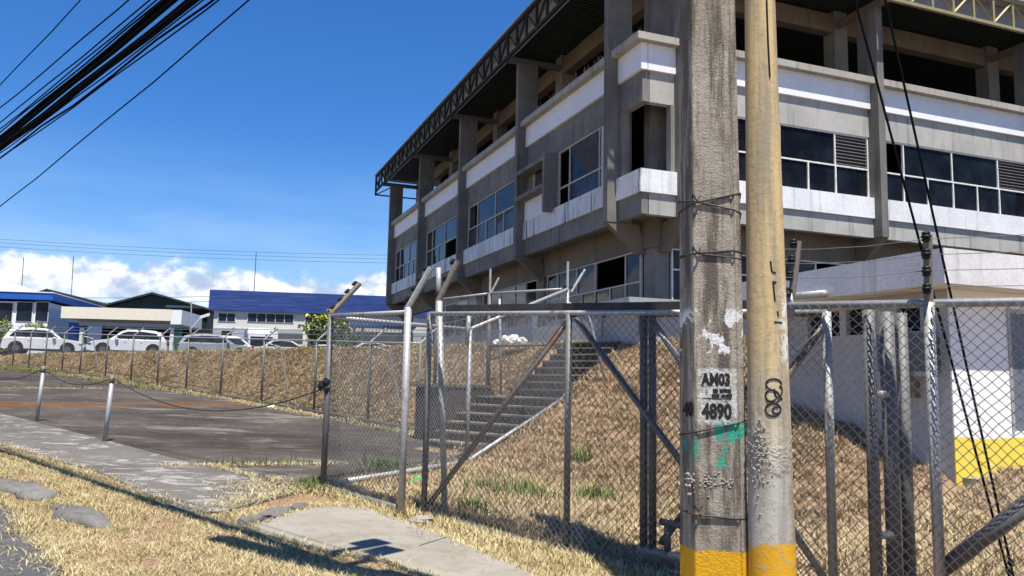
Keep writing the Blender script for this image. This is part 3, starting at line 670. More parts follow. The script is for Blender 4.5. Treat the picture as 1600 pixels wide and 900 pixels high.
# roof edge: trussed girder, deck, fascia
def truss(fc, a0, a1, m, name):
    t = MB(); fc.bx(t, a0, a1, -1.06, -.94, ZTB, ZTB+.11); b = obj(name, t, m, bld)
    t = MB(); fc.bx(t, a0, a1, -1.06, -.94, ZTT-.12, ZTT); obj('top_chord', t, m, b)
    n = int(round((a1-a0)/.97)); st = (a1-a0)/n
    for i in range(n):
        x = a0+i*st; t = MB()
        fc.bx(t, x, x+.09, -1.04, -.96, ZTB+.11, ZTT-.12)
        y0, y1 = (ZTB+.10, ZTT-.1) if i % 2 else (ZTT-.1, ZTB+.10)
        p, q = fc.p(x+.05, -1, y0), fc.p(x+st+.04, -1, y1); t.tube(p, q, .045, 4); obj('web_member', t, m, b)
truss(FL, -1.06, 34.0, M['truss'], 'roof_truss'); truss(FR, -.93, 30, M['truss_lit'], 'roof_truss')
k = MB(); k.tube(FL.p(33.97, -1, ZTB-.2), FL.p(33.97, 2.2, ZTB-.2), .05, 4); k.tube(FL.p(33.97, -1, ZTB-.25), FL.p(33.97, -1, ZTT), .07, 4)
k.tube(FL.p(33.97, -1, ZTB-.2), FL.p(33.3, -.2, ZTB+.2), .04, 4); k.tube(FL.p(33.97, .2, ZTB-.2), FL.p(33.97, .7, ZTB+.1), .04, 4); obj('end_brace', k, M['truss'], bld)
k = MB(); FL.bx(k, -.42, 34, -.42, LEN_V, ZTT-.3, ZTT-.24)
for i in range(170):
    a = -.7+i*.2
    FL.bx(k, a, a+.06, -.40, 2.2, ZTT-.36, ZTT-.301); FR.bx(k, a+.003, a+.063, -.40, 2.2, ZTT-.362, ZTT-.3015)
obj('soffit_deck', k, M['deck'], bld)
k = MB(); FL.bx(k, -1.12, 34.1, -1.12, LEN_V, ZTT+.002, ZTT+.05); obj('roof_sheet', k, M['tin'], bld)
k = MB(); FL.bx(k, -.50, 33.9, -.50, -.45, ZTB+.50, ZTT-.004); FR.bx(k, -.448, 32, -.50, -.45, ZTB+.50, ZTT-.004); obj('fascia_panel', k, M['fascia'], bld)
# weeds on the ledges
def ledge_weed(fc, a0, a1, n, hm):
    a = np.random.uniform(a0, a1, n); P_ = np.array([tuple(fc.p(x, random.uniform(-.28, .1), ZLT)) for x in a])
    o = blades('ledge_weeds', M['hay'], P_, .05, hm, .008, (.0, 1.0), .8)
ledge_weed(FL, 2, 9, 220, .28); ledge_weed(FL, 0, 1.4, 60, .45); ledge_weed(FL, 9.5, 16.5, 90, .2)

# low white entry wall with a steel canopy beside the corner of the building
ew = thing('entry_wall', 'low white painted wall with a grey steel canopy edge in front of the building corner', 'wall', tuple(atY(998, 520, 18.6)))
p0 = atY(998, 531, 18.6); k = MB(); z1 = atY(998, 489, 18.6).z
k.box(p0-Vector((0, 0, 1)), BV*4, BU*.2, Vector((0, 0, z1-p0.z+1))); k.box(p0-Vector((0, 0, 1))+BU*.201, BU*6, BV*.2, Vector((0, 0, z1-p0.z+1))); obj('wall', k, M['lilac_wall'], ew)
q = atY(983, 469, 18.2); k = MB(); k.box(q-Vector((0, 0, .06)), BV*4.4, BU*2.2, Vector((0, 0, .14))); obj('canopy', k, M['galv'], ew)
k = MB()
for a, b in ((.4, .2), (4.1, .2), (.4, 2.0)): p = q+BV*a+BU*b; k.box(Vector((p.x, p.y, z1-.5)), BV*.08, BU*.08, Vector((0, 0, q.z-z1+.44)))
obj('post', k, M['galv_dark'], ew)
# rubbish bag pile at the bank crest
k = MB()
for dx, dz, r_ in ((0, 0, .18), (.28, -.02, .16), (-.34, -.05, .11), (.10, .08, .12), (-.14, .05, .12)): k.ball(atY(797, 538, 21)+Vector((dx, random.uniform(-.1, .1), .1+dz)), r_, r_*.8, r_*.7, 9, 6, .2)
tag(obj('rubbish_bag', k, M['paper']), 'pile of white rubbish bags lying at the top of the grassy bank', 'rubbish bag')
k = MB(); p = onplane(832, 528, bw(0, .9, 0), BV); k.box(p, BU*-1.0, -BV*.02, Vector((0, 0, .95))); tag(obj('notice_board', k, M['paper']), 'pale weathered notice sheet on the ground floor wall above the stairs', 'notice')

# ------------------------------------------------------------------ stairs
st = thing('concrete_stairs', 'mossy dark concrete stairs climbing the grassy bank to the building', 'stairs', tuple(W3(11, 11, .4)))
def ss(a, c, z): return W3(10.46+.235*(c-12.87)+.12+a, c, z)
NST = 14; c0, c1 = 10.55, 16.3; z0 = .33; dz = (2.66-z0)/NST; dc = (c1-c0)/(NST+1.5)
cc = c0
for i in range(NST):
    k = MB(); run = dc*(2.5 if i == 5 else 1)
    wl = 2.05 if i < 6 else 1.75
    k.hexa([ss(0, cc, z0-.5+dz*i), ss(wl, cc, z0-.5+dz*i), ss(wl, c1+.2, z0-.5+dz*i), ss(0, c1+.2, z0-.5+dz*i)][::-1],
           [ss(0, cc, z0+dz*(i+1)), ss(wl, cc, z0+dz*(i+1)), ss(wl, c1+.2, z0+dz*(i+1)), ss(0, c1+.2, z0+dz*(i+1))][::-1]) if False else None
    a = [ss(0, cc, z0-.6+dz*i), ss(wl, cc, z0-.6+dz*i), ss(wl, cc+run+.3, z0-.6+dz*i), ss(0, cc+run+.3, z0-.6+dz*i)]
    b = [Vector((p.x, p.y, z0+dz*(i+1)-.035)) for p in a]; k.hexa(a, b)
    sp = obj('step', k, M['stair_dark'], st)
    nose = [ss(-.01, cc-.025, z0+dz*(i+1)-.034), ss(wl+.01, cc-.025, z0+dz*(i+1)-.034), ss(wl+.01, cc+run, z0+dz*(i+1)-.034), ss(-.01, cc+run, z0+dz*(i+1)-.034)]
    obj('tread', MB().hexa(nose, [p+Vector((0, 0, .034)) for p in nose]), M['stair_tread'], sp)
    cc += run
k = MB(); a = [ss(2.07, 11.1, .2), ss(2.85, 11.1, .2), ss(2.85, 13.0, .2), ss(2.07, 13.0, .2)]; k.hexa(a, [Vector((p.x, p.y, 1.5)) for p in a]); obj('side_wall', k, M['stair_dark'], st)
k = MB(); a = [ss(2.05, 11.06, 1.501), ss(2.9, 11.06, 1.501), ss(2.9, 13.2, 1.501), ss(2.05, 13.2, 1.501)]; k.hexa(a, [p+Vector((0, 0, .06)) for p in a]); obj('coping', k, M['stair'], st)
k = MB(); a = [ss(-.22, 15.0, 1.2), ss(-.01, 15.0, 1.2), ss(-.01, 16.6, 1.2), ss(-.22, 16.6, 1.2)]; b = [Vector((p.x, p.y, z)) for p, z in zip(a, (2.25, 2.25, 2.75, 2.75))]; k.hexa(a, b); obj('side_wall', k, M['stair'], st)

# ------------------------------------------------------------------ chain-link fences
def chain_mesh(name, A, B, hA, hB, parent, w_=.075, r=.0034, m='wire', drop=0.):
    """A, B bottom corners; hA, hB heights; woven zig-zag wires as thin four sided tubes"""
    A, B = np.array(A), np.array(B); L = np.linalg.norm((B-A)[:2]); dx = (B-A)/L; nrm = np.array([-dx[1], dx[0], 0]); nrm /= np.linalg.norm(nrm)
    hw = w_/2; nw = int(L/hw); K = int(max(hA, hB)/hw)
    i = np.arange(nw)[:, None]; kk = np.arange(K+1)[None, :]
    x = (i+((kk+i) % 2))*hw; t = kk/K+0*i
    off = np.where((kk+i) % 2 == 1, r*.9, -r*.9)
    jit = .006*np.sin(x*9.7+t*13)+.004*np.sin(x*23+t*31)
    bel = .02*np.sin(x*2.1+t*4)
    z = t*(hA+(hB-hA)*x/L)
    P_ = A[None, None]+dx[None, None]*(x+jit)[..., None]+np.array([0, 0, 1.])*(z)[..., None]+nrm*(off+bel)[..., None]
    ax = dx/np.linalg.norm(dx)*r*1.1; no = nrm*r
    V = np.stack([P_+ax, P_+no, P_-ax, P_-no], 2)           # nw,K+1,4,3
    idx = np.arange(nw*(K+1)*4).reshape(nw, K+1, 4)
    F = np.stack([idx[:, :-1], np.roll(idx, -1, 2)[:, :-1], np.roll(idx, -1, 2)[:, 1:], idx[:, 1:]], -1).reshape(-1, 4)
    return npobj(name, V.reshape(-1, 3), F, M[m], parent)
UP = Vector((0, 0, 1))
def insulator(p, parent, ax=Vector((0, 0, 1)), r=.032):
    k = MB()
    for j in (-1, 0, 1): k.ball(p+ax*(.022*j), r*(1-.15*abs(j)), r*(1-.15*abs(j)), .016, 8, 5)
    return obj('insulator', k, M['black'], parent, True)
def arm(base, tip, r, parent, m='galv', nin=4, side=None, ball_r=.03):
    k = MB(); k.tube(base, tip, r, 8); a = obj('extension_arm', k, M[m], parent)
    d_ = (tip-base)
    sd_ = side if side is not None else Vector((-1, .3, .1)).normalized()
    for j in range(nin): insulator(base+d_*(.18+.76*j/max(1, nin-1))+sd_*(r+ball_r*.8), a, (d_.normalized()+Vector((0, 0, .01))), ball_r)
    return a
def post(x, c_or_p, h, r, parent, m='galv_dark', name='post'):
    p = c_or_p; k = MB(); k.tube(p-UP*.15, p+UP*h, r, 10); return obj(name, k, M[m], parent, True)
def tilt(p, px, py): return atY(px, py, p.y)      # a point at the same distance as p

# (1) short front fence from the corner post to the gate post
P1 = W3(8.79, 6.04, .235); Q1 = W3(7.03, 5.88, .17)
ff = thing('front_fence', 'short chain link fence panel from the corner post to the bent gate post', 'fence', tuple(P1))
p = post(0, P1, 2.2, .04, ff, 'galv_dark'); tp = P1+UP*2.2; arm(tp, tp+Vector((.33, .12, .42)), .035, p, 'rusty', 4, Vector((-.8, -.2, .35)))
p = post(0, Q1+Vector((-.02, -.05, 0)), 2.25, .04, ff, 'galv'); tp = Q1+Vector((-.02, -.05, 2.25)); arm(tp, tp+Vector((.24, -.05, .44)), .037, p, 'galv', 4, Vector((-.85, -.1, .3)))
k = MB(); k.path([P1+UP*2.18, (P1+Q1)/2+UP*2.19, Q1+UP*2.2], .026, 8); obj('top_rail', k, M['galv'], ff, True)
k = MB(); k.path([P1+UP*.05, (P1+Q1)/2+UP*.04, Q1+UP*.05], .035, 8); obj('bottom_rail', k, M['galv_dark'], ff, True)
chain_mesh('wire_mesh', P1+UP*.06, Q1+UP*.06, 2.16, 2.16, ff)
q = Q1+Vector((.33, .1, .02)); k = MB(); k.tube(q+Vector((.12, -.05, -.1)), q+Vector((-.02, 0, 2.32)), .036, 8); pp = obj('leaning_post', k, M['galv'], ff, True)
arm(q+Vector((-.04, .02, 2.3)), q+Vector((.18, -.03, 2.78)), .035, pp, 'rusty', 3, Vector((-.85, -.1, .3)))
k = MB(); k.tube(q+Vector((-.03, 0.02, 2.3)), q+Vector((-.04, .0, 2.70)), .03, 8); obj('leaning_post', k, M['galv'], ff, True)
q2 = q+Vector((.22, 1.6, 0)); k = MB(); k.tube(q2+UP*1.9, q2+Vector((.02, 0, 2.35)), .03, 8); pp = obj('post', k, M['galv'], ff, True)

# (2) main sliding gate
def gate_pt(s, z, dc=0.): return W3(s, 6.02+dc, G(s)+z)
g1 = thing('sliding_gate', 'wide chain link sliding gate with two crossing pipe braces, left of the poles', 'gate', tuple(gate_pt(4.9, .05)))
sL, sM, sRr = 6.86, 4.87, 2.86
def frame_bar(a, b, r, parent, m, name):
    k = MB(); k.tube(a, b, r, 8); return obj(name, k, M[m], parent, True)
frame_bar(gate_pt(sL, .02), gate_pt(sL, 2.2), .033, g1, 'galv_dark', 'stile'); frame_bar(gate_pt(sM, .02), gate_pt(sM, 2.2), .03, g1, 'galv_dark', 'stile'); frame_bar(gate_pt(sRr, .02), gate_pt(sRr, 2.2), .033, g1, 'galv_dark', 'stile')
frame_bar(gate_pt(sL, 2.19), gate_pt(sRr, 2.19), .024, g1, 'galv', 'top_rail'); frame_bar(gate_pt(sL+.1, .0), gate_pt(sRr, .0), .045, g1, 'galv_dark', 'bottom_rail')
frame_bar(gate_pt(sL-.02, .12, .06), gate_pt(sM+.04, 2.14, .06), .03, g1, 'rusty', 'brace'); frame_bar(gate_pt(sM-.04, 2.14, .06), gate_pt(sRr+.05, .1, .06), .03, g1, 'galv_dark', 'brace')
chain_mesh('wire_mesh', gate_pt(sL, .03, -.03), gate_pt(sRr, .03, -.03), 2.16, 2.16, g1)
k = MB(); a, b = gate_pt(6.7, 2.2, .16), gate_pt(2.9, 2.2, .16); k.box(a, b-a, (W3(0, .05)-W3(0, 0)), UP*.10); obj('track_beam', k, M['board'], g1)
# (3) second gate leaf
g2 = thing('gate_leaf', 'narrower chain link gate leaf with X shaped braces standing behind the two poles', 'gate', tuple(gate_pt(3.3, .1, .14)))
a0, a1 = 4.12, 2.47
for s_ in (a0, a1): frame_bar(gate_pt(s_, .12, .14), gate_pt(s_, 2.2, .14), .036, g2, 'galv' if s_ == a1 else 'galv_dark', 'stile')
frame_bar(gate_pt(a0-.09, .12, .14), gate_pt(a0-.09, 2.2, .14), .036, g2, 'galv_dark', 'stile')
frame_bar(gate_pt(a0+.04, .13, .14), gate_pt(a1-.03, .13, .14), .042, g2, 'galv', 'bottom_rail'); frame_bar(gate_pt(a0, 2.19, .14), gate_pt(a1, 2.19, .14), .03, g2, 'galv_dark', 'top_rail')
frame_bar(gate_pt(a0-.06, 2.15, .17), gate_pt(a1+.06, .2, .17), .03, g2, 'galv', 'brace'); frame_bar(gate_pt(a0-.12, .2, .23), gate_pt(a1+.05, 2.1, .23), .032, g2, 'rusty', 'brace')
chain_mesh('wire_mesh', gate_pt(a0, .14, .12), gate_pt(a1, .14, .12), 2.05, 2.05, g2)
k = MB(); w0 = gate_pt(3.98, .04, .14); k.tube(w0-(W3(0, .03)-W3(0, 0)), w0+(W3(0, .03)-W3(0, 0)), .075, 14); obj('wheel', k, M['rusty'], g2)
frame_bar(gate_pt(3.88, .14, .14), gate_pt(3.88, .42, .14), .03, g2, 'galv_dark', 'wheel_bracket'); frame_bar(gate_pt(3.95, .40, .14), gate_pt(3.5, .40, .14), .03, g2, 'galv_dark', 'wheel_bracket')
# (4) fixed fence on the right
rf = thing('side_fence_panel', 'chain link fence panel at the right with thick pipe brace and insulator posts', 'fence', tuple(gate_pt(1.5, .0, .1)))
def px_s(px, c, z):                                # street coordinate of an image column on the line c
    n = W3(0, 1)-W3(0, 0); p = onplane(px, 600, W3(0, c), n); return SC(p)[0]
def rpost(px, h, r, dc, m, zb=-.1): 
    s_ = px_s(px, 6.02+dc, 0); return s_, frame_bar(gate_pt(s_, zb, dc), gate_pt(s_, h, dc), r, rf, m, 'post')
rpost(1360, 2.2, .045, .02, 'galv_dark'); rpost(1388, 2.2, .056, .2, 'galv_dark'); rpost(1411, 2.2, .045, .3, 'galv_dark'); 
s14, pp = rpost(1456, 2.25, .037, .0, 'galv')
tp = gate_pt(s14, 2.25); arm(tp, tp+Vector((-.02, -.06, .46)), .03, pp, 'rusty', 4, Vector((-.55, -.7, .1)), .036)
for zz in (.62, 1.6):
    s_a, s_b = px_s(1358, 6.04, 0), px_s(1392, 6.22, 0); frame_bar(gate_pt(s_a, zz, .02), gate_pt(s_b, zz, .2), .028, rf, 'galv', 'hinge')
s12 = px_s(1238, 6.1, 0); _, pp = s12, frame_bar(gate_pt(s12, 2.15, .08), gate_pt(s12, 2.34, .08), .03, rf, 'galv', 'post')
tp = gate_pt(s12, 2.25, .08); arm(tp, tp+Vector((.06, -.02, .5)), .028, pp, 'rusty', 4, Vector((-.8, -.5, .1)), .034)
frame_bar(gate_pt(2.86, 2.24, .05), gate_pt(-.6, 2.26, .05), .03, rf, 'galv', 'top_rail')
nC = W3(0, 1)-W3(0, 0); frame_bar(onplane(1468, 893, W3(0, 6.08), nC), onplane(1640, 762, W3(0, 6.08), nC), .052, rf, 'galv_dark', 'brace')
frame_bar(gate_pt(2.3, .0, .02), gate_pt(-.6, .02, .02), .04, rf, 'galv_dark', 'bottom_rail')
chain_mesh('wire_mesh', gate_pt(2.84, .0, -.03), gate_pt(-.5, .0, -.03), 2.24, 2.26, rf)
# (5) fence along the stairs
P2 = W3(9.64, 9.34, .27); P3 = W3(10.46, 12.87, 1.33)
sf = thing('stair_fence', 'chain link fence stepping up the bank beside the concrete stairs with light pipe rails', 'fence', tuple(P2))
frame_bar(P2-UP*.1, P2+UP*2.2, .036, sf, 'galv', 'post'); p = frame_bar(P3-UP*.1, P3+UP*2.2, .036, sf, 'galv', 'post')
tp = P3+UP*2.15; arm(tp, tp+UP*.62, .028, p, 'galv', 3, Vector((-1, -.2, 0))); arm(tp+Vector((.08, 0, .0)), tp+Vector((.36, .1, .48)), .028, p, 'galv', 2, Vector((-.8, -.2, .3)))
frame_bar(P1+UP*2.16, P2+UP*2.2, .03, sf, 'galv', 'top_rail'); frame_bar(P2+UP*2.2, P3+UP*2.2, .034, sf, 'galv', 'top_rail')
frame_bar(P1+UP*.08+Vector((.15, .1, 0)), P2+UP*.06, .04, sf, 'galv', 'bottom_rail'); frame_bar(P2+UP*.06, P3+UP*.04, .036, sf, 'galv', 'bottom_rail')
m_ = P2*.42+P3*.58
k = MB(); k.path([P2+Vector((.25, .1, .03)), P2*.52+P3*.48+Vector((.28, -.3, -.2)), P2*.50+P3*.5+Vector((.3, -.25, .06))], .036, 8); obj('lower_rail', k, M['galv'], sf)
k = MB(); k.path([tp-UP*.22, tp+Vector((.42, .1, -.4)), tp+Vector((.95, .2, -2.3))], .03, 8); obj('brace', k, M['galv'], sf, True)
chain_mesh('wire_mesh', P1+UP*.1, P2+UP*.06, 2.08, 2.14, sf, .075, .0028, 'galv'); chain_mesh('wire_mesh', P2+UP*.06, P3+UP*.05, 2.14, 2.15, sf, .075, .0028, 'galv')
# (6) gate across the stairs
Bq = W3(13.06, 13.26, 1.44); A6 = W3(14.9, 13.3, 1.4)
sg = thing('stair_gate', 'chain link barrier across the stairs and bank with upright arms on its posts', 'fence', tuple(Bq))
p = frame_bar(Bq-UP*.2, Bq+UP*2.2, .05, sg, 'galv_dark', 'post'); tp = Bq+UP*2.15; arm(tp, tp+UP*.62, .028, p, 'galv', 3, Vector((-1, -.2, 0))); arm(tp, tp+Vector((.2, 0, .42)), .026, p, 'galv', 0)
frame_bar(Bq+Vector((.3, .3, -.1)), Bq+Vector((.22, .2, 2.1)), .032, sg, 'galv', 'post')
p = frame_bar(A6-UP*.2, A6+UP*2.2, .045, sg, 'galv_dark', 'post'); tp = A6+UP*2.2; arm(tp, tp+Vector((.25, 0, .5)), .03, p, 'galv', 3, Vector((-.8, -.2, .3)))
frame_bar(A6+UP*2.2, Bq+UP*2.2, .026, sg, 'galv', 'top_rail'); frame_bar(Bq+UP*2.2, P3+UP*2.2+Vector((-.1, .15, .02)), .026, sg, 'galv', 'top_rail')
frame_bar(Bq+UP*1.0, P3+UP*1.08+Vector((-.1, .15, 0)), .03, sg, 'galv_dark', 'lower_rail')
chain_mesh('wire_mesh', A6+UP*.0, Bq+UP*.0, 2.2, 2.2, sg, .085, .003, 'galv'); chain_mesh('wire_mesh', Bq+UP*1.0, P3+UP*1.08+Vector((-.1, .15, 0)), 1.2, 1.12, sg, .085, .003, 'galv')
# (7) long back fence along the foot of the bank
bf = thing('bank_fence', 'long chain link fence at the foot of the bank behind the parking lot', 'fence', tuple(W3(24, 13.6, .8)))
def fpt(s, z=0.): return W3(s, float(fence_c(s)), G(s)+.06+z)
def s_for_px(px):
    lo, hi = 11., 70.
    def pxof(s):
        d_ = fpt(s, 1)-CAM; return 800+FPX*d_.dot(Rv)/d_.dot(Fv)
    for _ in range(50):
        mid = (lo+hi)/2
        if pxof(mid) > px: lo = mid
        else: hi = mid
    return lo
HF = 1.95; ss_ = [s_for_px(x) for x in (655, 577, 493, 411, 347, 293, 248, 207, 167, 127, 99, 72, 47, 22, -10)]
for i, s_ in enumerate(ss_):
    p = frame_bar(fpt(s_, -.1), fpt(s_, HF), .036, bf, 'galv_dark', 'post')
    k = MB(); b = fpt(s_, HF); k.tube(b, b+Vector((.36, .1, .36)), .03, 6); a = obj('extension_arm', k, M['galv'], p)
    for j in range(3): insulator(b+Vector((.36, .1, .36))*(.25+.33*j)+Vector((-.05, 0, .03)), a, Vector((.7, .2, .7)), .028)
for j in (1, 3, 6, 9):                             # stays leaning into the bank
    s_ = ss_[j]; b = fpt(s_, HF-.1); k = MB(); k.path([b, b+Vector((.45, .15, -.12)), b+Vector((.75, .25, -1.55))], .026, 6); obj('stay', k, M['galv'], bf)
for zz, r_, m_ in ((HF, .024, 'galv'), (.03, .02, 'galv_dark')):
    k = MB(); k.path([fpt(s_, zz) for s_ in np.linspace(ss_[0], ss_[-1], 30)], r_, 6); obj('rail', k, M[m_], bf, True)
for zz in (2.12, 2.26):
    k = MB(); k.path([fpt(s_, zz)+Vector((.2, .06, 0)) for s_ in np.linspace(ss_[0], ss_[-1], 30)], .009, 4); obj('strand', k, M['wire'], bf)
for i in range(len(ss_)-1):
    chain_mesh('wire_mesh', fpt(ss_[i]), fpt(ss_[i+1]), HF, HF, bf, .085 if i < 5 else .12, .0026)
k = MB()
for i in range(len(ss_)-1):
    a, b = fpt(ss_[i], -.3), fpt(ss_[i+1], -.3); n_ = Vector((-(b-a).y, (b-a).x, 0)).normalized()*.09
    k.hexa([a-n_, a+n_, b+n_, b-n_], [p+UP*.34 for p in (a-n_, a+n_, b+n_, b-n_)])
tag(obj('fence_kerb', k, M['stone']), 'low dark concrete kerb under the long bank fence', 'kerb')
# electric fence strands running between the insulators of the gate posts
k = MB()
for j in range(4):
    z_ = 2.36+.11*j
    k.path([gate_pt(s_, z_-.03*math.sin(math.pi*t)*(1 if j else 2), .0) for t, s_ in ((0, 2.9), (.33, 2.5), (.66, 2.1), (1, s14))], .0025, 4)
    k.path([gate_pt(s_, z_-.02*math.sin(math.pi*t)) for t, s_ in ((0, s14), (.5, .6), (1, -.6))], .0025, 4)
tag(obj('electric_strands', k, M['wire']), 'thin electric fence strands strung above the right hand gate rail', 'wire')

# ------------------------------------------------------------------ bollards with chain
chain_top = []
for i, (px, py, lab) in enumerate(((163, 690, 'nearer grey steel bollard with rusty cap, standing on the pavement joint'), (57, 658, 'farther grey steel bollard with rusty cap, left of the other one'))):
    p = gp(px, py, .03); t = thing('bollard', lab, 'bollard', tuple(p), 'steel bollards at the parking lot edge')
    k = MB(); k.tube(p-UP*.05, p+Vector((.05, 0, .98)), .036, 12); obj('tube', k, M['galv'], t, True)
    k = MB(); k.tube(p+Vector((.05, 0, .981)), p+Vector((.055, 0, 1.1)), .040, 12); k.ball(p+Vector((.055, 0, 1.1)), .04, .04, .02, 10, 5); obj('cap', k, M['rusty'], t, True)
    chain_top.append(p+Vector((.055, 0, 1.07)))
def sag(a, b, s_, n=16): return [a+(b-a)*(i/n)-UP*(4*s_*(i/n)*(1-i/n)) for i in range(n+1)]
k = MB(); far = gp(-60, 640, .03)+UP*1.05
k.path(sag(far, chain_top[1], .3), .010, 5); k.path(sag(chain_top[1], chain_top[0], .22), .010, 5); k.path(sag(chain_top[0], P1+UP*1.28, .42), .010, 5)
tag(obj('chain', k, M['chain']), 'slack rusty chain hung between the bollards and the fence corner post', 'chain')
k = MB(); 
for j in range(5): k.ball(P1+Vector((-.05+random.uniform(-.04, .04), -.03, 1.28+random.uniform(-.08, .08))), .045, .04, .05, 8, 5, .3)
tag(obj('padlock_knot', k, M['black']), 'dark knot of chain and lock tied round the fence corner post', 'lock')

# ------------------------------------------------------------------ utility poles
PB = Vector((1.408, 5.72, 0)); pole = thing('utility_pole', 'thick weathered grey concrete utility pole with stencilled numbers and a yellow base', 'utility pole', tuple(PB))
prof = [(-.5, .06), (-.285, .40), (-.262, .425), (-.235, .425), (-.215, .40), (.33, .40), (.355, .375), (.385, .375), (.41, .39), (.5, .30), (.5, -.25), (.35, -.45), (-.25, -.45), (-.5, -.12)]
yawp = math.atan2(PB.x, PB.y)
ex_ = Vector((math.cos(yawp), -math.sin(yawp), 0)); ey_ = Vector((-math.sin(yawp), -math.cos(yawp), 0))   # right and towards the road
def pw(z): return .452-.0135*z
def pp_(x, y, z, k=1.): return PB+ex_*(x*pw(z)*k-.004*z)+ey_*(y*pw(z)*k)+UP*z
def loft(rings, m, name, parent, smooth=False):
    mb = MB(); n = len(rings[0])
    for r_ in rings: mb.v += [tuple(p) for p in r_]
    for i in range(len(rings)-1):
        for j in range(n): mb.f.append([i*n+j, i*n+(j+1) % n, (i+1)*n+(j+1) % n, (i+1)*n+j])
    mb.f.append(list(range(n))); mb.f.append([(len(rings)-1)*n+j for j in range(n)][::-1]); return obj(name, mb, m, parent, smooth)
loft([[pp_(x, y, z) for x, y in prof] for z in np.linspace(-.3, 9.6, 34)], M['pole'], 'shaft', pole)
oct_ = [(-.5, .06), (-.25, .425), (.36, .41), (.5, .28), (.5, -.25), (.35, -.45), (-.25, -.45), (-.5, -.12)]
def wrap(z, dzx, r_, part=1.0):
    pts_ = [pp_(x, y, z+dzx*x+random.uniform(-.006, .006), 1.02) for x, y in oct_]; pts_.append(pts_[0])
    k = MB(); k.path(pts_[:max(3, int(len(pts_)*part))], r_, 5); obj('binding_wire', k, M['chain'], pole)
for z, d_, r_ in ((2.89, .10, .008), (2.86, -.12, .007), (2.52, .02, .008), (2.50, -.05, .006), (1.325, .11, .007), (.755, -.03, .008)): wrap(z, d_, r_)
for z in (2.9, 2.53, .80):
    k = MB(); q = pp_(-.27, .46, z); k.path([q, q+ey_*.03+UP*.03, q+ex_*.03+ey_*.02-UP*.02, q+ex_*.05+UP*.02], .007, 5); obj('wire_twist', k, M['chain'], pole)
def letters(txt, px0, px1, py0, py1, y, x0=None, sk=1.0, mat_='ink', tiltx=None):
    cu = bpy.data.curves.new('stencil', 'FONT'); cu.body = txt; cu.extrude = .0012; cu.offset = .05; cu.resolution_u = 2
    t = bpy.data.objects.new('stencil', cu); COL.objects.link(t); bpy.context.view_layer.update()
    me = bpy.data.meshes.new_from_object(t); bpy.data.objects.remove(t); bpy.data.curves.remove(cu)
    v = np.array([tuple(q.co) for q in me.vertices]); lo, hi = v.min(0), v.max(0)
    za = atY(px0, py1, PB.y-.18).z; zb = atY(px0, py0, PB.y-.18).z
    for q in me.vertices:
        fx = px0+(px1-px0)*(q.co.x-lo[0])/(hi[0]-lo[0]); fz = za+(zb-za)*(q.co.y-lo[1])/(hi[1]-lo[1]); q.co.z = max(-.001, min(.001, q.co.z))
        # image column to the face of the shaft
        if tiltx is None: n_, p0 = ey_, pp_(0, .40, fz)+ey_*(.0015+q.co.z)
        else: n_, p0 = tiltx, pp_(-.40, .23, fz)+tiltx*(.008+q.co.z)
        q.co = onplane(fx, 600, p0, n_).xy.to_3d()+UP*fz-BASE[pole.name]
    o = link('stencil_number', me, M[mat_], pole); return o
letters('AM03', 1095, 1141, 582, 603, .4); letters('4890', 1096, 1143, 629, 656, .4)
nl = (ex_*-.34+ey_*.215); nl = Vector((nl.x, nl.y, 0)); fa, fb = pp_(-.5, .06, 1.4), pp_(-.285, .40, 1.4); tl = (fb-fa).normalized(); nl = Vector((tl.y, -tl.x, 0)); nl = nl if nl.dot(ey_) > 0 else -nl
letters('40', 1067, 1083, 627, 652, .4, tiltx=nl)
k = MB()
for x0_, x1_, z0_, z1_ in ((.02, .10, 1.563, 1.592), (.12, .30, 1.566, 1.592), (.0, .12, 1.530, 1.555), (.15, .31, 1.532, 1.554), (-.15, .31, 1.522, 1.528)):
    for j in range(3):
        a_ = x0_+(x1_-x0_)*j/3; b_ = a_+(x1_-x0_)/3*.94; jz = random.uniform(-.004, .004)
        k.prism([pp_(a_, .403, z0_+jz), pp_(b_, .403, z0_+jz*.5), pp_(b_, .403, z1_+jz), pp_(a_, .403, z1_)], ey_*.0012)
obj('stencil_smudge', k, M['ink'], pole)
k = MB()
for j in range(46):                                # dried mortar lumps
    k.ball(pp_(random.gauss(.02, .15), .405, random.gauss(.985, .035)), random.uniform(.004, .012), .005, random.uniform(.003, .008), 6, 4, .4)
for j in range(24): k.ball(pp_(random.gauss(-.29, .05), .41-abs(random.gauss(0, .03)), random.gauss(.95, .04)), random.uniform(.008, .018), .01, .01, 6, 4, .3)
tag(obj('mortar_lumps', k, M['ledge'], pole), kind='stuff')
k = MB(); a = PB+UP*8.9; dd = W3(0, 1)-W3(0, 0); k.box(a-dd*1.0, dd*2.0, Vector((.1, .1, 0)), UP*.12); obj('crossarm', k, M['galv_dark'], pole)
TB = Vector((1.735, 5.5, 0)); tube = thing('steel_pole', 'tan stained round steel pole with peeling paint right beside the concrete pole', 'utility pole', tuple(TB))
tr = lambda z: max(.075, .1565-.0122*z)
k = MB(); n = 28; zz = np.linspace(-.3, 9.4, 26)
for z in zz: k.v += [(TB.x-.005*z+tr(z)*math.cos(6.2832*j/n), TB.y+tr(z)*math.sin(6.2832*j/n), z) for j in range(n)]
for i in range(len(zz)-1):
    for j in range(n): k.f.append([i*n+j, i*n+(j+1) % n, (i+1)*n+(j+1) % n, (i+1)*n+j])
obj('shaft', k, M['tube'], tube, True)
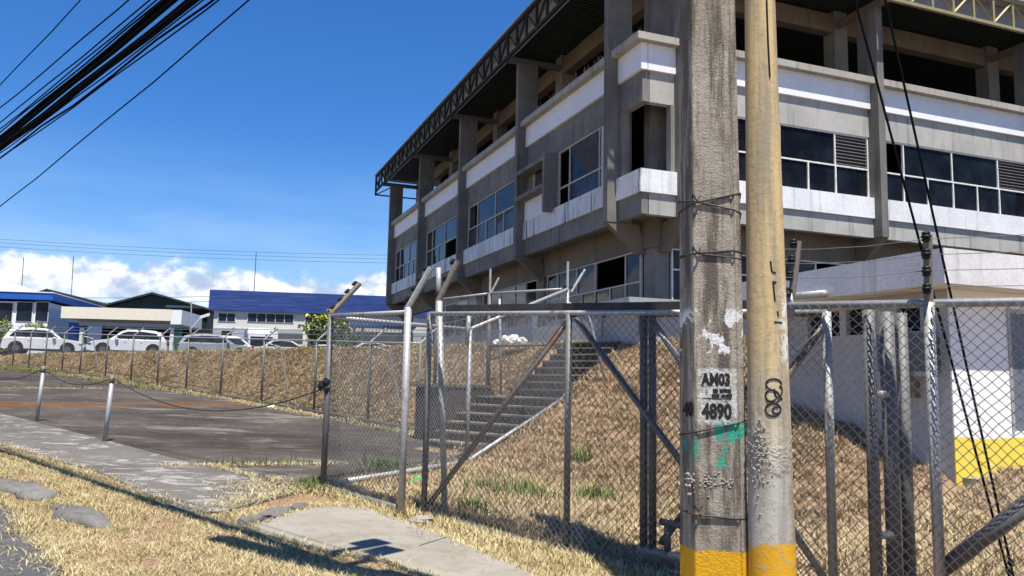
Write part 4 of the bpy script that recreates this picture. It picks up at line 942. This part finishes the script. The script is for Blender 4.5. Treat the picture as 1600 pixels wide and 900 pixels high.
def on_tube(px, py, o=.001):
    z = atY(px, py, TB.y-.15).z; r_ = tr(z); r = ray(px, py); cx, cy = TB.x-.005*z, TB.y
    a_ = r.x**2+r.y**2; b_ = -2*(r.x*cx+r.y*cy); c_ = cx*cx+cy*cy-(r_+o)**2; d_ = max(0, b_*b_-4*a_*c_); t = (-b_-math.sqrt(d_))/(2*a_)
    return CAM+r*t
def arc(cx, cy, rx, ry, a0, a1, n=14): return [(cx+rx*math.cos(R(a0+(a1-a0)*i/n)), cy+ry*math.sin(R(a0+(a1-a0)*i/n))) for i in range(n+1)]
k = MB()
for line in (arc(1209, 600, 12, 8, 150, 400), arc(1205, 618, 9, 9, 40, 330), arc(1216, 611, 6, 10, -60, 200), arc(1208, 640, 12, 10, 0, 360, 20), arc(1213, 641, 6, 5, 30, 300), [(1196, 604), (1214, 612), (1222, 624)], [(1199, 626), (1212, 630), (1221, 622)],
             [(1204, 408), (1206, 424), (1212, 426)], [(1208, 442), (1211, 470)], [(1207, 440), (1213, 441)], [(1210, 503), (1222, 504)], [(1215, 486), (1216, 494)]):
    obj('scrawl', MB().path([on_tube(x, y) for x, y in line], .006, 4), M['ink'], tube)
k = MB()
for j in range(150):
    q = on_tube(min(1212, max(1170, random.gauss(1184, 8))), random.gauss(712, 26)); k.ball(q, random.uniform(.004, .012), random.uniform(.004, .011), random.uniform(.005, .013), 6, 4, .3)
tag(obj('mortar_lumps', k, M['ledge'], tube), kind='stuff')
k = MB(); k.path([on_tube(1198, 0, .004), on_tube(1200, 60, .004), on_tube(1203, 120, .004)], .006, 4); obj('wire', k, M['black'], tube)
# guy wires
AN = W3(1.5, 6.95, .25)
for i, (top_, lab) in enumerate(((PB+UP*9.2, 'taut black guy wire from the concrete pole top, left of two'), (TB+UP*9.2, 'taut black guy wire from the steel pole top, right of two'))):
    a = AN+Vector((.03*i, 0, 0)); t = thing('guy_wire', lab, 'cable', tuple(a), 'guy wires of the poles')
    k = MB(); k.path([a, top_], .009, 6); obj('strand', k, M['cable'], t)
    if i == 1:
        k = MB()
        for j in range(4): k.ball(a+Vector((random.uniform(-.03, .03), 0, -.05+.06*j)), .025, .02, .03, 7, 5, .2)
        obj('anchor_clamp', k, M['black'], t)
# overhead cables along the kerb, on a line nearer the road than the two poles
NC = W3(0, 1)-W3(0, 0)
def cable_curve(xT, yL, c0, k=.0022, n=60):
    a, b = onplane(xT, 0, W3(0, c0), NC), onplane(0, yL, W3(0, c0), NC); s1, s2 = SC(a)[0], SC(b)[0]
    z = lambda s: a.z+(b.z-a.z)*(s-s1)/(s2-s1)+k*(s-s1)*(s-s2)
    return [W3(s, c0, z(s)) for s in np.linspace(-16, 44, n)]
CABLES = [(126, 133, .011, 'highest thin overhead cable, crossing the upper left corner of the sky'), (200, 169, .012, 'second thin overhead cable from the top left, above the bundle'),
          (235, 191, .012, 'topmost cable of the thick overhead bundle'), (244, 202, .012, None), (253, 206, .014, None),
          (261, 214, .03, 'thick black wrapped cable in the upper half of the overhead bundle'), (267, 218, .032, None), (275, 222, .03, None),
          (295, 228, .03, 'thick black cable in the lower half of the overhead bundle'), (303, 232, .034, None), (309, 236, .018, None), (319, 239, .010, None),
          (330, 246, .016, 'wavy black cable just below the overhead bundle'), (341, 248, .011, 'thin cable running right below the wavy one'), (390, 323, .010, 'lowest thin single overhead cable, well below the bundle')]
for xT, yL, r_, lab in CABLES:
    k = MB(); q = cable_curve(xT, yL, 3.02+random.uniform(-.10, .10))
    q = [p+Vector((0, 0, .010*math.sin(i*2.1+xT)*(2.2 if xT == 330 else 1))) for i, p in enumerate(q)]
    k.path(q, r_*.66, 6)
    tag(obj('overhead_cable', k, M['cable']), lab or 'black cable packed inside the thick overhead bundle', 'cable', 'overhead cables along the street' if lab else 'cables packed in the overhead bundle')
# splice boxes and brackets on the bundle, above the frame: they throw the boxed shadow on the slab
hb = thing('cable_bracket', 'bracket with two splice boxes carried by the overhead cable bundle', 'bracket', tuple(gp(560, 860)+sv*(4.9/sv.z)))
lift = lambda px, py, h: gp(px, py, .06)+sv*(h/sv.z)
for (xa, ya, xb, yb) in ((470, 870, 584, 849), (520, 880, 604, 861)):
    a, b = lift(xa, ya, 4.9), lift(xb, yb, 4.9); k = MB(); k.tube(a, b, .055, 6); br = obj('arm', k, M['galv_dark'], hb)
    d_ = (b-a).normalized(); n_ = Vector((-d_.y, d_.x, 0)); k = MB(); k.box(b-d_*.14-n_*.06, d_*.30, n_*.22, UP*.12); obj('splice_box', k, M['black'], br)
for xa, ya, xb, yb, r_ in ((340, 838, 480, 874, .15), (440, 866, 610, 896, .17), (590, 886, 740, 925, .15)):  # thick tubes added out of view to thicken the bundle's shadow
    a, b = lift(xa, ya, 5.0), lift(xb, yb, 5.0); k = MB(); k.path([a, a+(b-a)*.1, a+(b-a)*.9, b], r_, 8); tag(obj('shadow_tube', k, M['cable'], None, True), 'long black tube added above the frame to widen the bundle shadow', 'cable', 'tubes added for the bundle shadow')

# ------------------------------------------------------------------ guardhouse on the right
GW = Vector((5.6517, 10.5, 0)); RO = 3.37; RBt = 2.93
gh = thing('guardhouse', 'small flat roofed guardhouse with yellow painted base behind the right hand fence', 'guardhouse', tuple(GW+UP*.4))
def gw(a, b, z): return GW+BV*a+BU*b+UP*z
def gbox(mb, a0, a1, b0, b1, z0, z1): o_ = gw(a0, b0, z0); return mb.box(o_, BV*(a1-a0), BU*(b1-b0), UP*(z1-z0))
obj('front_wall', gbox(MB(), 0, 4, 0, .02, .1, RBt), M['guard_front'], gh)
k = MB()                                           # left wall with window openings
wins = [(1.93, 2.24), (2.30, 2.62), (1.45, 1.86)]
gbox(k, 0, .14, .021, 3.4, .1, 2.41); gbox(k, 0, .14, .021, 3.4, 2.79, RBt)
e = [.021, .46, .84, 1.45, 1.80, 1.93, 2.24, 2.30, 2.62, 3.4]
for i in range(0, len(e), 2): gbox(k, 0, .14, e[i], e[i+1], 2.411, 2.789)
obj('side_wall', k, M['lilac_wall'], gh)
for a, b in ((.46, .84), (1.45, 1.80), (1.93, 2.24), (2.30, 2.62)):
    w_ = obj('window', gbox(MB(), .09, .11, a, b, 2.411, 2.789), M['dark_void'], gh); k = MB()
    for j in range(4): gbox(k, .05, .07, a+.01, b-.01, 2.45+.09*j, 2.47+.09*j)
    obj('slat', k, M['glass_dusty'], w_)
obj('back_wall', gbox(gbox(MB(), 3.86, 4, .142, 3.4, .1, RBt), .142, 3.858, 3.26, 3.4, .1, RBt), M['lilac_wall'], gh)
obj('roof', gbox(MB(), -.52, 5, -.40, 3.7, RBt+.002, RO), M['annex_roof'], gh)
d_ = obj('window_shutter', gbox(MB(), 1.08, 2.0, -.012, -.001, 1.14, 2.66), M['door_blue'], gh)
obj('frame', gbox(gbox(MB(), 1.03, 1.078, -.02, -.001, 1.10, 2.72), 1.0785, 2.0, -.02, -.001, 2.662, 2.72), M['galv'], d_)
ac = obj('air_conditioner', gbox(MB(), -.34, -.001, .16, .88, 1.86, 2.36), M['louvre'], gh)
k = MB(); c_ = gw(-.345, .62, 2.16); k.tube(c_, c_-BV*.02, .18, 18); obj('fan_grille', k, M['black'], ac)
obj('bracket', gbox(gbox(MB(), -.36, -.002, .2, .26, 1.80, 1.858), -.36, -.002, .76, .82, 1.80, 1.858), M['galv'], ac)
obj('meter_box', gbox(MB(), -.12, -.001, .5, .72, 1.52, 1.75), M['rusty'], gh)
k = MB(); a = gw(-.62, 2.9, 3.02); b = gw(-.60, 1.55, 2.98); k.tube(a, b, .055, 12); obj('drain_pipe', k, M['galv'], gh, True)
k = MB(); k.tube(gw(-.6, 3.2, 1.6), gw(-.6, 3.2, 3.6), .05, 10); obj('vent_pipe', k, M['galv'], gh, True)
k = MB(); gbox(k, .1, 4.5, -.55, -.002, .1, .53); tag(obj('guardhouse_step', k, M['slab']), 'pale concrete step along the front of the guardhouse', 'step')

# ------------------------------------------------------------------ cars on the upper lot
def car(name, label, px, Y, zg, kind, body, facing=1, yaw=None, L=None):
    prof_ = {
     'suv': dict(L=4.75, W=.92, low=[(0, .36), (.02, .62), (.06, .98), (.2, 1.04), (3.35, 1.06), (4.35, .92), (4.62, .78), (4.75, .55), (4.72, .32), (4.4, .26), (.25, .26)],
                 cab=[(.12, 1.03), (.42, 1.56), (.8, 1.67), (1.6, 1.72), (2.4, 1.69), (2.75, 1.60), (3.42, 1.05)], win=[(.42, 1.10), (.72, 1.50), (1.6, 1.58), (2.4, 1.56), (2.7, 1.48), (3.18, 1.09)], wr=.36, wx=(.86, 3.78)),
     'wagon': dict(L=4.65, W=.88, low=[(0, .36), (.02, .62), (.05, .93), (.2, .98), (3.2, 1.0), (4.25, .86), (4.55, .72), (4.65, .5), (4.6, .3), (4.3, .24), (.25, .24)],
                 cab=[(.08, .97), (.35, 1.42), (.8, 1.56), (1.7, 1.6), (2.4, 1.56), (2.7, 1.48), (3.4, 1.0)], win=[(.32, 1.04), (.62, 1.40), (1.7, 1.47), (2.4, 1.45), (2.62, 1.40), (3.12, 1.04)], wr=.33, wx=(.85, 3.7)),
     'sedan': dict(L=4.5, W=.86, low=[(0, .36), (.03, .66), (.08, .9), (.8, .95), (3.2, .92), (4.15, .8), (4.42, .66), (4.5, .48), (4.46, .28), (4.2, .22), (.25, .22)],
                 cab=[(.55, .93), (1.15, 1.33), (1.6, 1.43), (2.2, 1.42), (2.55, 1.33), (3.25, .92)], win=[(.85, .97), (1.25, 1.28), (1.65, 1.35), (2.2, 1.34), (2.48, 1.27), (3.0, .96)], wr=.31, wx=(.85, 3.62))}[kind]
    W_ = prof_['W']; Lc = prof_['L']; c0_ = atY(px, 560, Y); t = thing(name, label, 'car', (c0_.x, c0_.y, zg))
    an = math.atan2(BV.y, BV.x) if yaw is None else yaw
    f_ = Vector((math.cos(an), math.sin(an), 0))*facing; l_ = Vector((-f_.y, f_.x, 0)); o_ = Vector((c0_.x, c0_.y, zg))
    def T(x, y, z): return o_+f_*(x-Lc/2)+l_*y+UP*z
    def lofty(outline, wid, ins):
        k = MB(); n = len(outline); cx = sum(p[0] for p in outline)/n; cz = sum(p[1] for p in outline)/n
        for s_, e_ in ((-1, ins), (-.92, 0), (0, 0), (.92, 0), (1, ins)):
            for x, z in outline:
                q = 1-e_; k.v.append(tuple(T(cx+(x-cx)*(1-e_*.5), s_*wid(z), cz+(z-cz)*q)))
        for i in range(4):
            for j in range(n): k.f.append([i*n+j, i*n+(j+1) % n, (i+1)*n+(j+1) % n, (i+1)*n+j])
        k.f.append(list(range(n))); k.f.append([4*n+j for j in range(n)][::-1]); return k
    b_ = obj('body', lofty(prof_['low'], lambda z: W_, .05), body, t)
    cw = lambda z: W_*(.93-.26*max(0, (z-.95))/.75)
    obj('cabin', lofty(prof_['cab'], cw, .02), body, t)
    for s_ in (-1, 1):
        k = MB(); wn = prof_['win']; k.poly([T(x, s_*(cw(z)*1.0+.012), z) for x, z in wn]); o2 = obj('side_window', k, M['car_glass'], t)
        k = MB()
        for xm in (1.35, 2.3): k.box(T(xm, s_*(cw(1.05)+.014), 1.0), T(xm+.06, 0, 0)-T(xm, 0, 0), l_*s_*.004, T(0, s_*cw(1.5), 1.5)-T(0, s_*cw(1.02), 1.0))
        obj('pillar', k, M['black'], o2)
        k = MB(); x = 3.0; k.ball(T(x, s_*(W_+.08), 1.06), .12, .09, .08, 8, 5); obj('mirror', k, body, t, True)
        k = MB(); k.box(T(1.5, s_*(W_+.001), .86), T(.16, 0, 0)-T(0, 0, 0), l_*s_*.012, UP*.03); k.box(T(2.45, s_*(W_+.001), .86), T(.16, 0, 0)-T(0, 0, 0), l_*s_*.012, UP*.03); obj('door_handle', k, M['tin'], t)
        for x in prof_['wx']:
            k = MB(); k.tube(T(x, s_*(W_-.2), prof_['wr']), T(x, s_*(W_+.012), prof_['wr']), prof_['wr'], 18); wh = obj('wheel', k, M['rubber'], t)
            k = MB(); k.tube(T(x, s_*(W_+.012), prof_['wr']), T(x, s_*(W_+.022), prof_['wr']), prof_['wr']*.58, 10); obj('rim', k, M['rim'], wh)
            k = MB(); k.tube(T(x, s_*(W_-.1), prof_['wr']+.03), T(x, s_*(W_+.004), prof_['wr']+.03), prof_['wr']*1.22, 20); obj('wheel_arch', k, M['black'], t)
        k = MB(); k.ball(T(Lc-.22, s_*(W_-.14), .74), .2, .2, .07, 8, 5); obj('headlight', k, M['lens'], t, True)
        k = MB(); k.ball(T(.06, s_*(W_-.12), .88), .13, .13, .08, 8, 5); obj('tail_light', k, M['red_lens'], t, True)
    for nm, (pa, pb) in (('windscreen', (prof_['cab'][-1], prof_['cab'][-2])), ('rear_window', (prof_['cab'][1], prof_['cab'][0]))):
        (xa, za), (xb, zb) = (pa, pb); k = MB()
        dx_ = .03 if nm == 'windscreen' else -.03
        a_ = [(xa+(xb-xa)*.08, za+(zb-za)*.08), (xa+(xb-xa)*.95, za+(zb-za)*.95)]
        k.poly([T(a_[0][0]+dx_, -cw(a_[0][1])*.9, a_[0][1]+.012), T(a_[0][0]+dx_, cw(a_[0][1])*.9, a_[0][1]+.012), T(a_[1][0]+dx_, cw(a_[1][1])*.9, a_[1][1]+.012), T(a_[1][0]+dx_, -cw(a_[1][1])*.9, a_[1][1]+.012)])
        obj(nm, k, M['car_glass'], t)
    k = MB(); k.box(T(.3, -W_-.003, .27), T(3.9, 0, 0)-T(0, 0, 0), l_*(2*W_+.006), UP*.09); obj('sill_trim', k, M['black'], t)
    k = MB(); k.box(T(Lc-.03, -.5, .42), T(.045, 0, 0)-T(0, 0, 0), l_*1.0, UP*.18); obj('grille', k, M['black'], t)
    return t
car('parked_car', 'white estate style SUV parked at the far left in front of the low hedge', 69, 53.5, 2.87, 'suv', M['car_white'], 1)
car('parked_car', 'black car half hidden between the two leftmost white SUVs', 176, 57, 2.86, 'sedan', M['car_dark'], -1)
car('parked_car', 'white compact SUV with red tail light in front of the beige canopy', 199, 53, 2.86, 'suv', M['car_white'], -1)
car('parked_car', 'silver station wagon parked behind the bank by the white post', 337, 53, 2.78, 'wagon', M['car_silver'], 1)
car('parked_car', 'white SUV standing just behind the silver station wagon', 366, 56.5, 2.75, 'suv', M['car_white'], 1)
car('parked_car', 'white sedan with dark windows seen below the blue roof', 448, 54, 2.72, 'sedan', M['car_white'], 1)
car('parked_car', 'small white car facing the camera beside the fence corner post', 505, 60, 2.75, 'sedan', M['car_white'], 1, yaw=-2.05)
car('parked_car', 'white sedan half hidden by the bank next to the flowering tree', 568, 50, 2.5, 'sedan', M['car_white'], -1)
# white box truck
tp_ = atY(404, 560, 62); tk = thing('box_truck', 'white box truck with a dark windscreen parked before the cream building', 'truck', (tp_.x, tp_.y, 2.7))
k = MB(); k.box(tp_.xy.to_3d()+UP*3.0-BV*.9, BV*1.9, BU*4.5, UP*2.4); obj('cargo_box', k, M['car_white'], tk)
k = MB(); k.box(tp_.xy.to_3d()+UP*3.0-BV*.9-BU*1.3, BV*1.9, BU*1.28, UP*1.9); cb = obj('cab', k, M['car_white'], tk)
k = MB(); k.box(tp_.xy.to_3d()+UP*4.0-BV*.75-BU*1.33, BV*1.6, BU*.025, UP*.7); obj('windscreen', k, M['car_glass'], cb)
for s_ in (-.75, .75):
    k = MB(); c_ = tp_.xy.to_3d()+UP*3.15+BV*s_-BU*.7; k.tube(c_-BV*.12, c_+BV*.12, .42, 14); obj('wheel', k, M['rubber'], tk)

# ------------------------------------------------------------------ buildings behind
class Pl:
    """vertical front plane through the image column px at distance Y; a runs to the right, b away"""
    def __init__(s, px, Y, yaw): 
        s.o = atY(px, 560, Y); s.o.z = 0; s.a = Vector((math.sin(yaw), math.cos(yaw), 0)); s.b = Vector((-s.a.y, s.a.x, 0))
        if s.b.y < 0: s.b = -s.b
    def az(s, px, py): p = onplane(px, py, s.o, s.b); return (p-s.o).dot(s.a), p.z
    def P(s, a, b, z): return s.o+s.a*a+s.b*b+UP*z
    def bx(s, mb, a0, a1, b0, b1, z0, z1): o_ = s.P(a0, b0, z0); return mb.box(o_, s.a*(a1-a0), s.b*(b1-b0), UP*(z1-z0))
    def pbx(s, mb, xa, ya, xb, yb, b0, b1):
        a0, z1 = s.az(xa, ya); a1, z0 = s.az(xb, yb); return s.bx(mb, a0, a1, b0, b1, z0, z1)
YV = math.atan2(BV.x, BV.y)
# blue roofed hall
p_ = Pl(330, 80, R(80)); hl = thing('blue_roofed_hall', 'long cream hall under a wide sloping blue metal roof', 'building', tuple(p_.P(0, 0, 2.7)))
a1, _ = p_.az(760, 500); zt = p_.az(330, 484)[1]
obj('wall', p_.bx(MB(), 0, a1, 0, 12, 2.4, zt), M['cream_wall'], hl)
zr = p_.az(323, 452)[1]; k = MB(); pr = [p_.P(-.5, -.32, zt-.05), p_.P(-.5, -.12, zr-.02), p_.P(-.5, 12.4, zr-.02), p_.P(-.5, 12.4, zt-.05)]
k.prism(pr, p_.a*(a1+1)); obj('roof', k, M['blue_roof'], hl)
p_.lower = p_.az(330, 512)[1]
obj('wall_base', p_.bx(MB(), .05, a1, -.25, -.002, 2.4, p_.lower), M['grey_wall'], hl)
for xa, xb, yb_ in ((341, 368, 503), (387, 459, 505), (477, 500, 505), (520, 560, 507)):
    w_ = obj('window', p_.pbx(MB(), xa, 488.5, xb, yb_, -.06, .02), M['frame_white'], hl); a_, z1_ = p_.az(xa, 488.5); b__, z0_ = p_.az(xb, yb_); k = MB(); n_ = max(2, int((b__-a_)/.8))
    for j in range(n_): p_.bx(k, a_+.06+(b__-a_-.06)*j/n_, a_+(b__-a_-.06)*(j+1)/n_, -.08, -.061, z0_+.06, z1_-.06)
    obj('pane', k, M['glass'], w_)
for xa, xb in ((347, 361), (418, 426)): obj('door', p_.pbx(MB(), xa, 517, xb, 545, -.29, -.252), M['dark_void'], hl)
for xa, xb in ((429, 435), (475, 481)): obj('pillar', p_.pbx(MB(), xa, 519, xb, 545, -1.2, -.9), M['beige'], hl)
obj('mesh_panel', p_.pbx(MB(), 436, 521, 474, 545, -.6, -.5), M['louvre'], hl); obj('mesh_panel', p_.pbx(MB(), 482, 521, 505, 545, -.6, -.5), M['louvre'], hl)
k = MB(); a_, z_ = p_.az(388, 380); b0_ = p_.az(388, 470); k.tube(p_.P(a_, 6, zt), p_.P(a_, 6, z_), .05, 5); obj('mast', k, M['galv_dark'], hl)
# blue canopy to the right of the flowering tree
c1 = Pl(545, 66, R(80)); bc = thing('blue_canopy', 'small blue canopy roof on pale posts beside the flowering tree', 'canopy', tuple(c1.P(0, 0, 2.7)))
obj('roof', c1.pbx(MB(), 548, 504, 650, 512, -1, 3), M['blue_paint'], bc)
for x in (553, 566, 631): obj('post', c1.pbx(MB(), x-2, 512.5, x+2, 545, -.2, 0), M['beige'] if x != 560 else M['blue_paint'], bc)
obj('back_wall', c1.pbx(MB(), 556, 513, 690, 545, 3.2, 3.4), M['grey_wall'], bc)
# green gabled warehouses
def gable(px0, px1, pyw, pxr, pyr, Y, lab, m):
    g_ = Pl(px0, Y, R(84)); t = thing('gabled_shed', lab, 'building', tuple(g_.P(0, 0, 2.7)))
    a1_, _ = g_.az(px1, pyw); ze = g_.az(px0, pyw)[1]; ar, zr_ = g_.az(pxr, pyr)
    k = MB(); k.prism([g_.P(0, 0, 2.4), g_.P(a1_, 0, 2.4), g_.P(a1_, 0, ze), g_.P(ar, 0, zr_), g_.P(0, 0, ze)], g_.b*20); obj('wall', k, m, t)
    k = MB()
    k.hexa([g_.P(-.6, -.6, ze-.1), g_.P(ar, -.6, zr_+.06), g_.P(ar, 20.5, zr_+.06), g_.P(-.6, 20.5, ze-.1)], [g_.P(-.6, -.6, ze+.12), g_.P(ar, -.6, zr_+.28), g_.P(ar, 20.5, zr_+.28), g_.P(-.6, 20.5, ze+.12)])
    k.hexa([g_.P(ar+.001, -.6, zr_+.06), g_.P(a1_+.6, -.6, ze-.1), g_.P(a1_+.6, 20.5, ze-.1), g_.P(ar+.001, 20.5, zr_+.06)], [g_.P(ar+.001, -.6, zr_+.28), g_.P(a1_+.6, -.6, ze+.12), g_.P(a1_+.6, 20.5, ze+.12), g_.P(ar+.001, 20.5, zr_+.28)])
    obj('roof', k, M['green_roof'], t); return g_, t
g_, t = gable(160, 323, 480, 240, 461, 92, 'dark green gabled warehouse with an open front between the two blue buildings', M['green_roof'])
obj('opening', g_.pbx(MB(), 283, 484, 321, 545, -.08, -.01), M['dark_void'], t); obj('fascia_panel', g_.pbx(MB(), 260, 477, 318, 482, -.2, -.09), M['grey_wall'], t)
g_, t = gable(20, 157, 473, 76, 455.5, 96, 'dark roofed shed peeking over the left blue fascia building', M['green_roof'])
# beige canopy building
p_ = Pl(98, 64, R(84)); cb = thing('beige_canopy', 'flat beige fascia canopy on white posts over the parked cars', 'canopy', tuple(p_.P(0, 0, 2.75)))
obj('fascia', p_.pbx(MB(), 97, 479, 267, 501.5, -.1, 9), M['beige'], cb)
obj('side_panel', p_.pbx(MB(), 267.2, 484, 283, 507, 0, 6), M['white_wall'], cb)
obj('beam', p_.pbx(MB(), 121, 502, 280, 512, .3, .7), M['grey_wall'], cb)
for x in (124, 197, 266): obj('post', p_.pbx(MB(), x-1.6, 512, x+1.6, 552, .3, .5), M['white_wall'], cb)
obj('back_wall', p_.pbx(MB(), 100, 502, 282, 556, 8, 8.3), M['dark_void'], cb)
obj('shutter', p_.pbx(MB(), 99, 502, 112, 550, 1.0, 1.2), M['blue_paint'], cb); obj('grate', p_.pbx(MB(), 112.3, 503, 124, 550, 1.0, 1.2), M['louvre'], cb)
obj('gate_post', p_.pbx(MB(), 272, 512, 279, 555, .3, .6), M['door_green'], cb); obj('low_wall', p_.pbx(MB(), 252, 535, 271, 556, 1.0, 1.3), M['cream_wall'], cb)
# blue fascia office at the far left
p_ = Pl(0, 66, R(80)); of = thing('blue_fascia_office', 'white office block with tall dark windows under a bright blue roof fascia', 'building', tuple(p_.P(0, 0, 2.8)))
a0_, _ = p_.az(-120, 500); a1_, zt = p_.az(77, 473); zw = p_.az(0, 560)[1]
obj('wall', p_.bx(MB(), a0_, a1_, 0, 14, 2.2, zt), M['white_wall'], of)
aE, _ = p_.az(86, 460); z1_ = p_.az(0, 456)[1]; z0_ = p_.az(0, 467)[1]
k = MB(); p_.bx(k, a0_-1, aE, -.42, 13.5, z0_, z1_); obj('roof_fascia', k, M['blue_paint'], of)
k = MB(); p_.bx(k, a0_-1.1, aE+.06, -.48, 13.6, z1_+.002, z1_+.08); obj('roof_edge', k, M['white_wall'], of)
k = MB(); q = [p_.P(a0_, 4, z1_+.082), p_.P(aE-2.5, 4, z1_+.082), p_.P(a0_, 4, z1_+2.6)]; k.prism(q, p_.b*6); obj('roof_gable', k, M['beige'], of)
for xa, xb in ((-28, 19), (27, 50), (57, 75)):
    w_ = obj('window', p_.pbx(MB(), xa, 471, xb, 503, -.05, .01), M['frame_white'], of); obj('pane', p_.pbx(MB(), xa+.8, 472, xb-.8, 502, -.07, -.051), M['glass'], w_)
obj('ramp_dark_strip', p_.pbx(MB(), -20, 515, 47, 524, -.05, -.001), M['dark_void'], of)  # near-black strip set on the wall below the windows
# masts and sign behind the cars
for px, y0_, y1_, Y, lab in ((36, 460, 402, 110, 'thin radio mast at the far left against the clouds'), (114, 462, 400, 110, 'taller thin radio mast above the beige canopy'), (298, 556, 472, 62, 'slim grey lamp post left of the blue roofed hall')):
    k = MB(); a = atY(px, y0_, Y); b = atY(px+1, y1_, Y); k.tube(Vector((a.x, a.y, 2.6)), b, .05, 6)
    if px == 298:
        t = thing('camera_post', lab, 'post', (a.x, a.y, 2.6)); obj('pole', k, M['galv'], t); k = MB(); q = atY(312, 498, Y); k.box(q, Vector((.7, .1, .25)), Vector((-.05, .2, 0)), UP*.22); k.box(b-UP*2.2, q-b+UP*2.2, Vector((0, .1, 0)), UP*.08); obj('security_camera', k, M['car_white'], t)
    else: tag(obj('radio_mast', k, M['galv_dark']), lab, 'mast')
k = MB(); q = atY(285, 546, 60); k.v = []; k.prism([q+BV*-.35+UP*-.5, q+BV*.35+UP*-.5, q+BV*.35+UP*.3, q+UP*.5, q+BV*-.35+UP*.3], BU*.5); tag(obj('red_barrel', k, M['red_lens']), 'red object standing by the green gate post near the silver wagon', 'bin')
# distant power lines
for i, (ya, yb, lab) in enumerate(((366, 393, 'upper faint distant power line crossing the sky'), (371, 399, 'middle faint distant power line crossing the sky'), (378, 405, 'lower faint distant power line crossing the sky'))):
    a, b = atY(-400, ya-27, 100), atY(760, yb+7, 100); k = MB(); k.path(sag(a, b, 1.2, 20), .016, 4); tag(obj('power_line', k, M['cable']), lab, 'cable', 'distant power lines')
for i, (ya, yb, lab) in enumerate(((459, 463, 'distant service wire above the sheds, upper'), (466, 471, 'distant service wire above the sheds, lower'))):
    a, b = atY(-100, ya, 88), atY(330, yb, 88); k = MB(); k.path(sag(a, b, .3, 12), .022, 4); tag(obj('service_wire', k, M['cable']), lab, 'cable', 'service wires')

# ------------------------------------------------------------------ shrubs and tree
def leafy(name, label, cat, c, rx, ry, rz, n, m, size, trunk=None, m2=None, boxy=False):
    c = Vector(c); t = thing(name, label, cat, (c.x, c.y, c.z-rz))
    u_ = np.random.normal(0, 1, (n, 3)); u_ /= np.linalg.norm(u_, axis=1)[:, None]; r_ = np.random.uniform(.45, 1.0, n)**.5
    lump = 1+.38*np.sin(u_[:, 0]*6+u_[:, 2]*4)*np.cos(u_[:, 1]*5+u_[:, 2]*3+1)
    if boxy: u_ = np.sign(u_)*np.abs(u_)**.45
    P_ = np.array(c)+u_*r_[:, None]*lump[:, None]*np.array([rx, ry, rz])
    a = np.random.normal(0, 1, (n, 3)); a /= np.linalg.norm(a, axis=1)[:, None]; b = np.cross(a, np.random.normal(0, 1, (n, 3))); b /= np.linalg.norm(b, axis=1)[:, None]
    sz = size*np.random.uniform(.6, 1.4, n)[:, None]
    V = np.stack([P_-a*sz, P_+b*sz*.5, P_+a*sz, P_-b*sz*.5], 1).reshape(-1, 3); F = np.arange(n*4).reshape(n, 4)
    npobj('crown', V, F, m, t)
    if m2:
        k = int(n*.09); V2 = V.reshape(n, 4, 3)[np.argsort(-P_[:, 2]+np.random.normal(0, rz*.4, n))[:k]]+np.array([-.05, -.12, .03]); npobj('blossom', V2.reshape(-1, 3), np.arange(k*4).reshape(k, 4), m2, t)
    k = MB()
    for j in range(5 if trunk else 3): k.tube(Vector((c.x, c.y, c.z-rz-(trunk or .1))), c+Vector((random.uniform(-.5, .5)*rx, random.uniform(-.3, .3)*ry, random.uniform(-.3, .4)*rz)), .09 if trunk else .03, 6, .03)
    obj('trunk' if trunk else 'stem', k, M['bark'], t); return t
q = atY(512, 518, 62); leafy('flowering_tree', 'green tree with yellow blossoms beside the blue roofed hall', 'tree', q, 1.7, 1.4, 1.25, 1700, M['leaf'], .15, 1.2, M['blossom'])
q = atY(58, 520, 61); leafy('hedge_shrub', 'rounded clipped light green shrub behind the leftmost white SUV', 'shrub', q, 1.0, .8, .7, 1500, M['hedge_leaf'], .09)
q = atY(4, 520, 60); leafy('hedge_shrub', 'tall clipped light green shrub at the left edge by the office', 'shrub', q, .75, .8, .95, 1500, M['hedge_leaf'], .09)
q = atY(2, 548, 57); leafy('dark_shrub', 'dark green bush at the left edge behind the tail of the white SUV', 'shrub', q, .8, .8, .95, 1500, M['leaf'], .1)
q = atY(550, 545, 60); leafy('dark_shrub', 'low dark bush below the flowering tree', 'shrub', q, 1.2, .8, .8, 1300, M['leaf'], .1)

# ------------------------------------------------------------------ small litter
p = gp(644, 757); k = MB()
for j in range(3): k.box(p+Vector((-.05+.04*j, .02*j, -.01)), Vector((.07, .03, .02)), Vector((-.015, .04, .01)), Vector((0, .01, .04+.02*j)))
tag(obj('plastic_litter', k, M['plastic_green']), 'bright green plastic scrap lying behind the gate', 'litter')
p = gp(660, 818); k = MB(); k.ball(p+UP*.03, .13, .08, .05, 10, 6, .2); tag(obj('pale_stone', k, M['slab']), 'pale flat stone in the straw at the foot of the sliding gate', 'stone')
for px, py, lab in ((424, 638, 'scrap of white paper at the foot of the bank fence'),):
    p = gp(px, py); k = MB(); k.ball(p+UP*.05, .10, .06, .05, 7, 5, .35); tag(obj('paper_scrap', k, M['paper']), lab, 'litter')
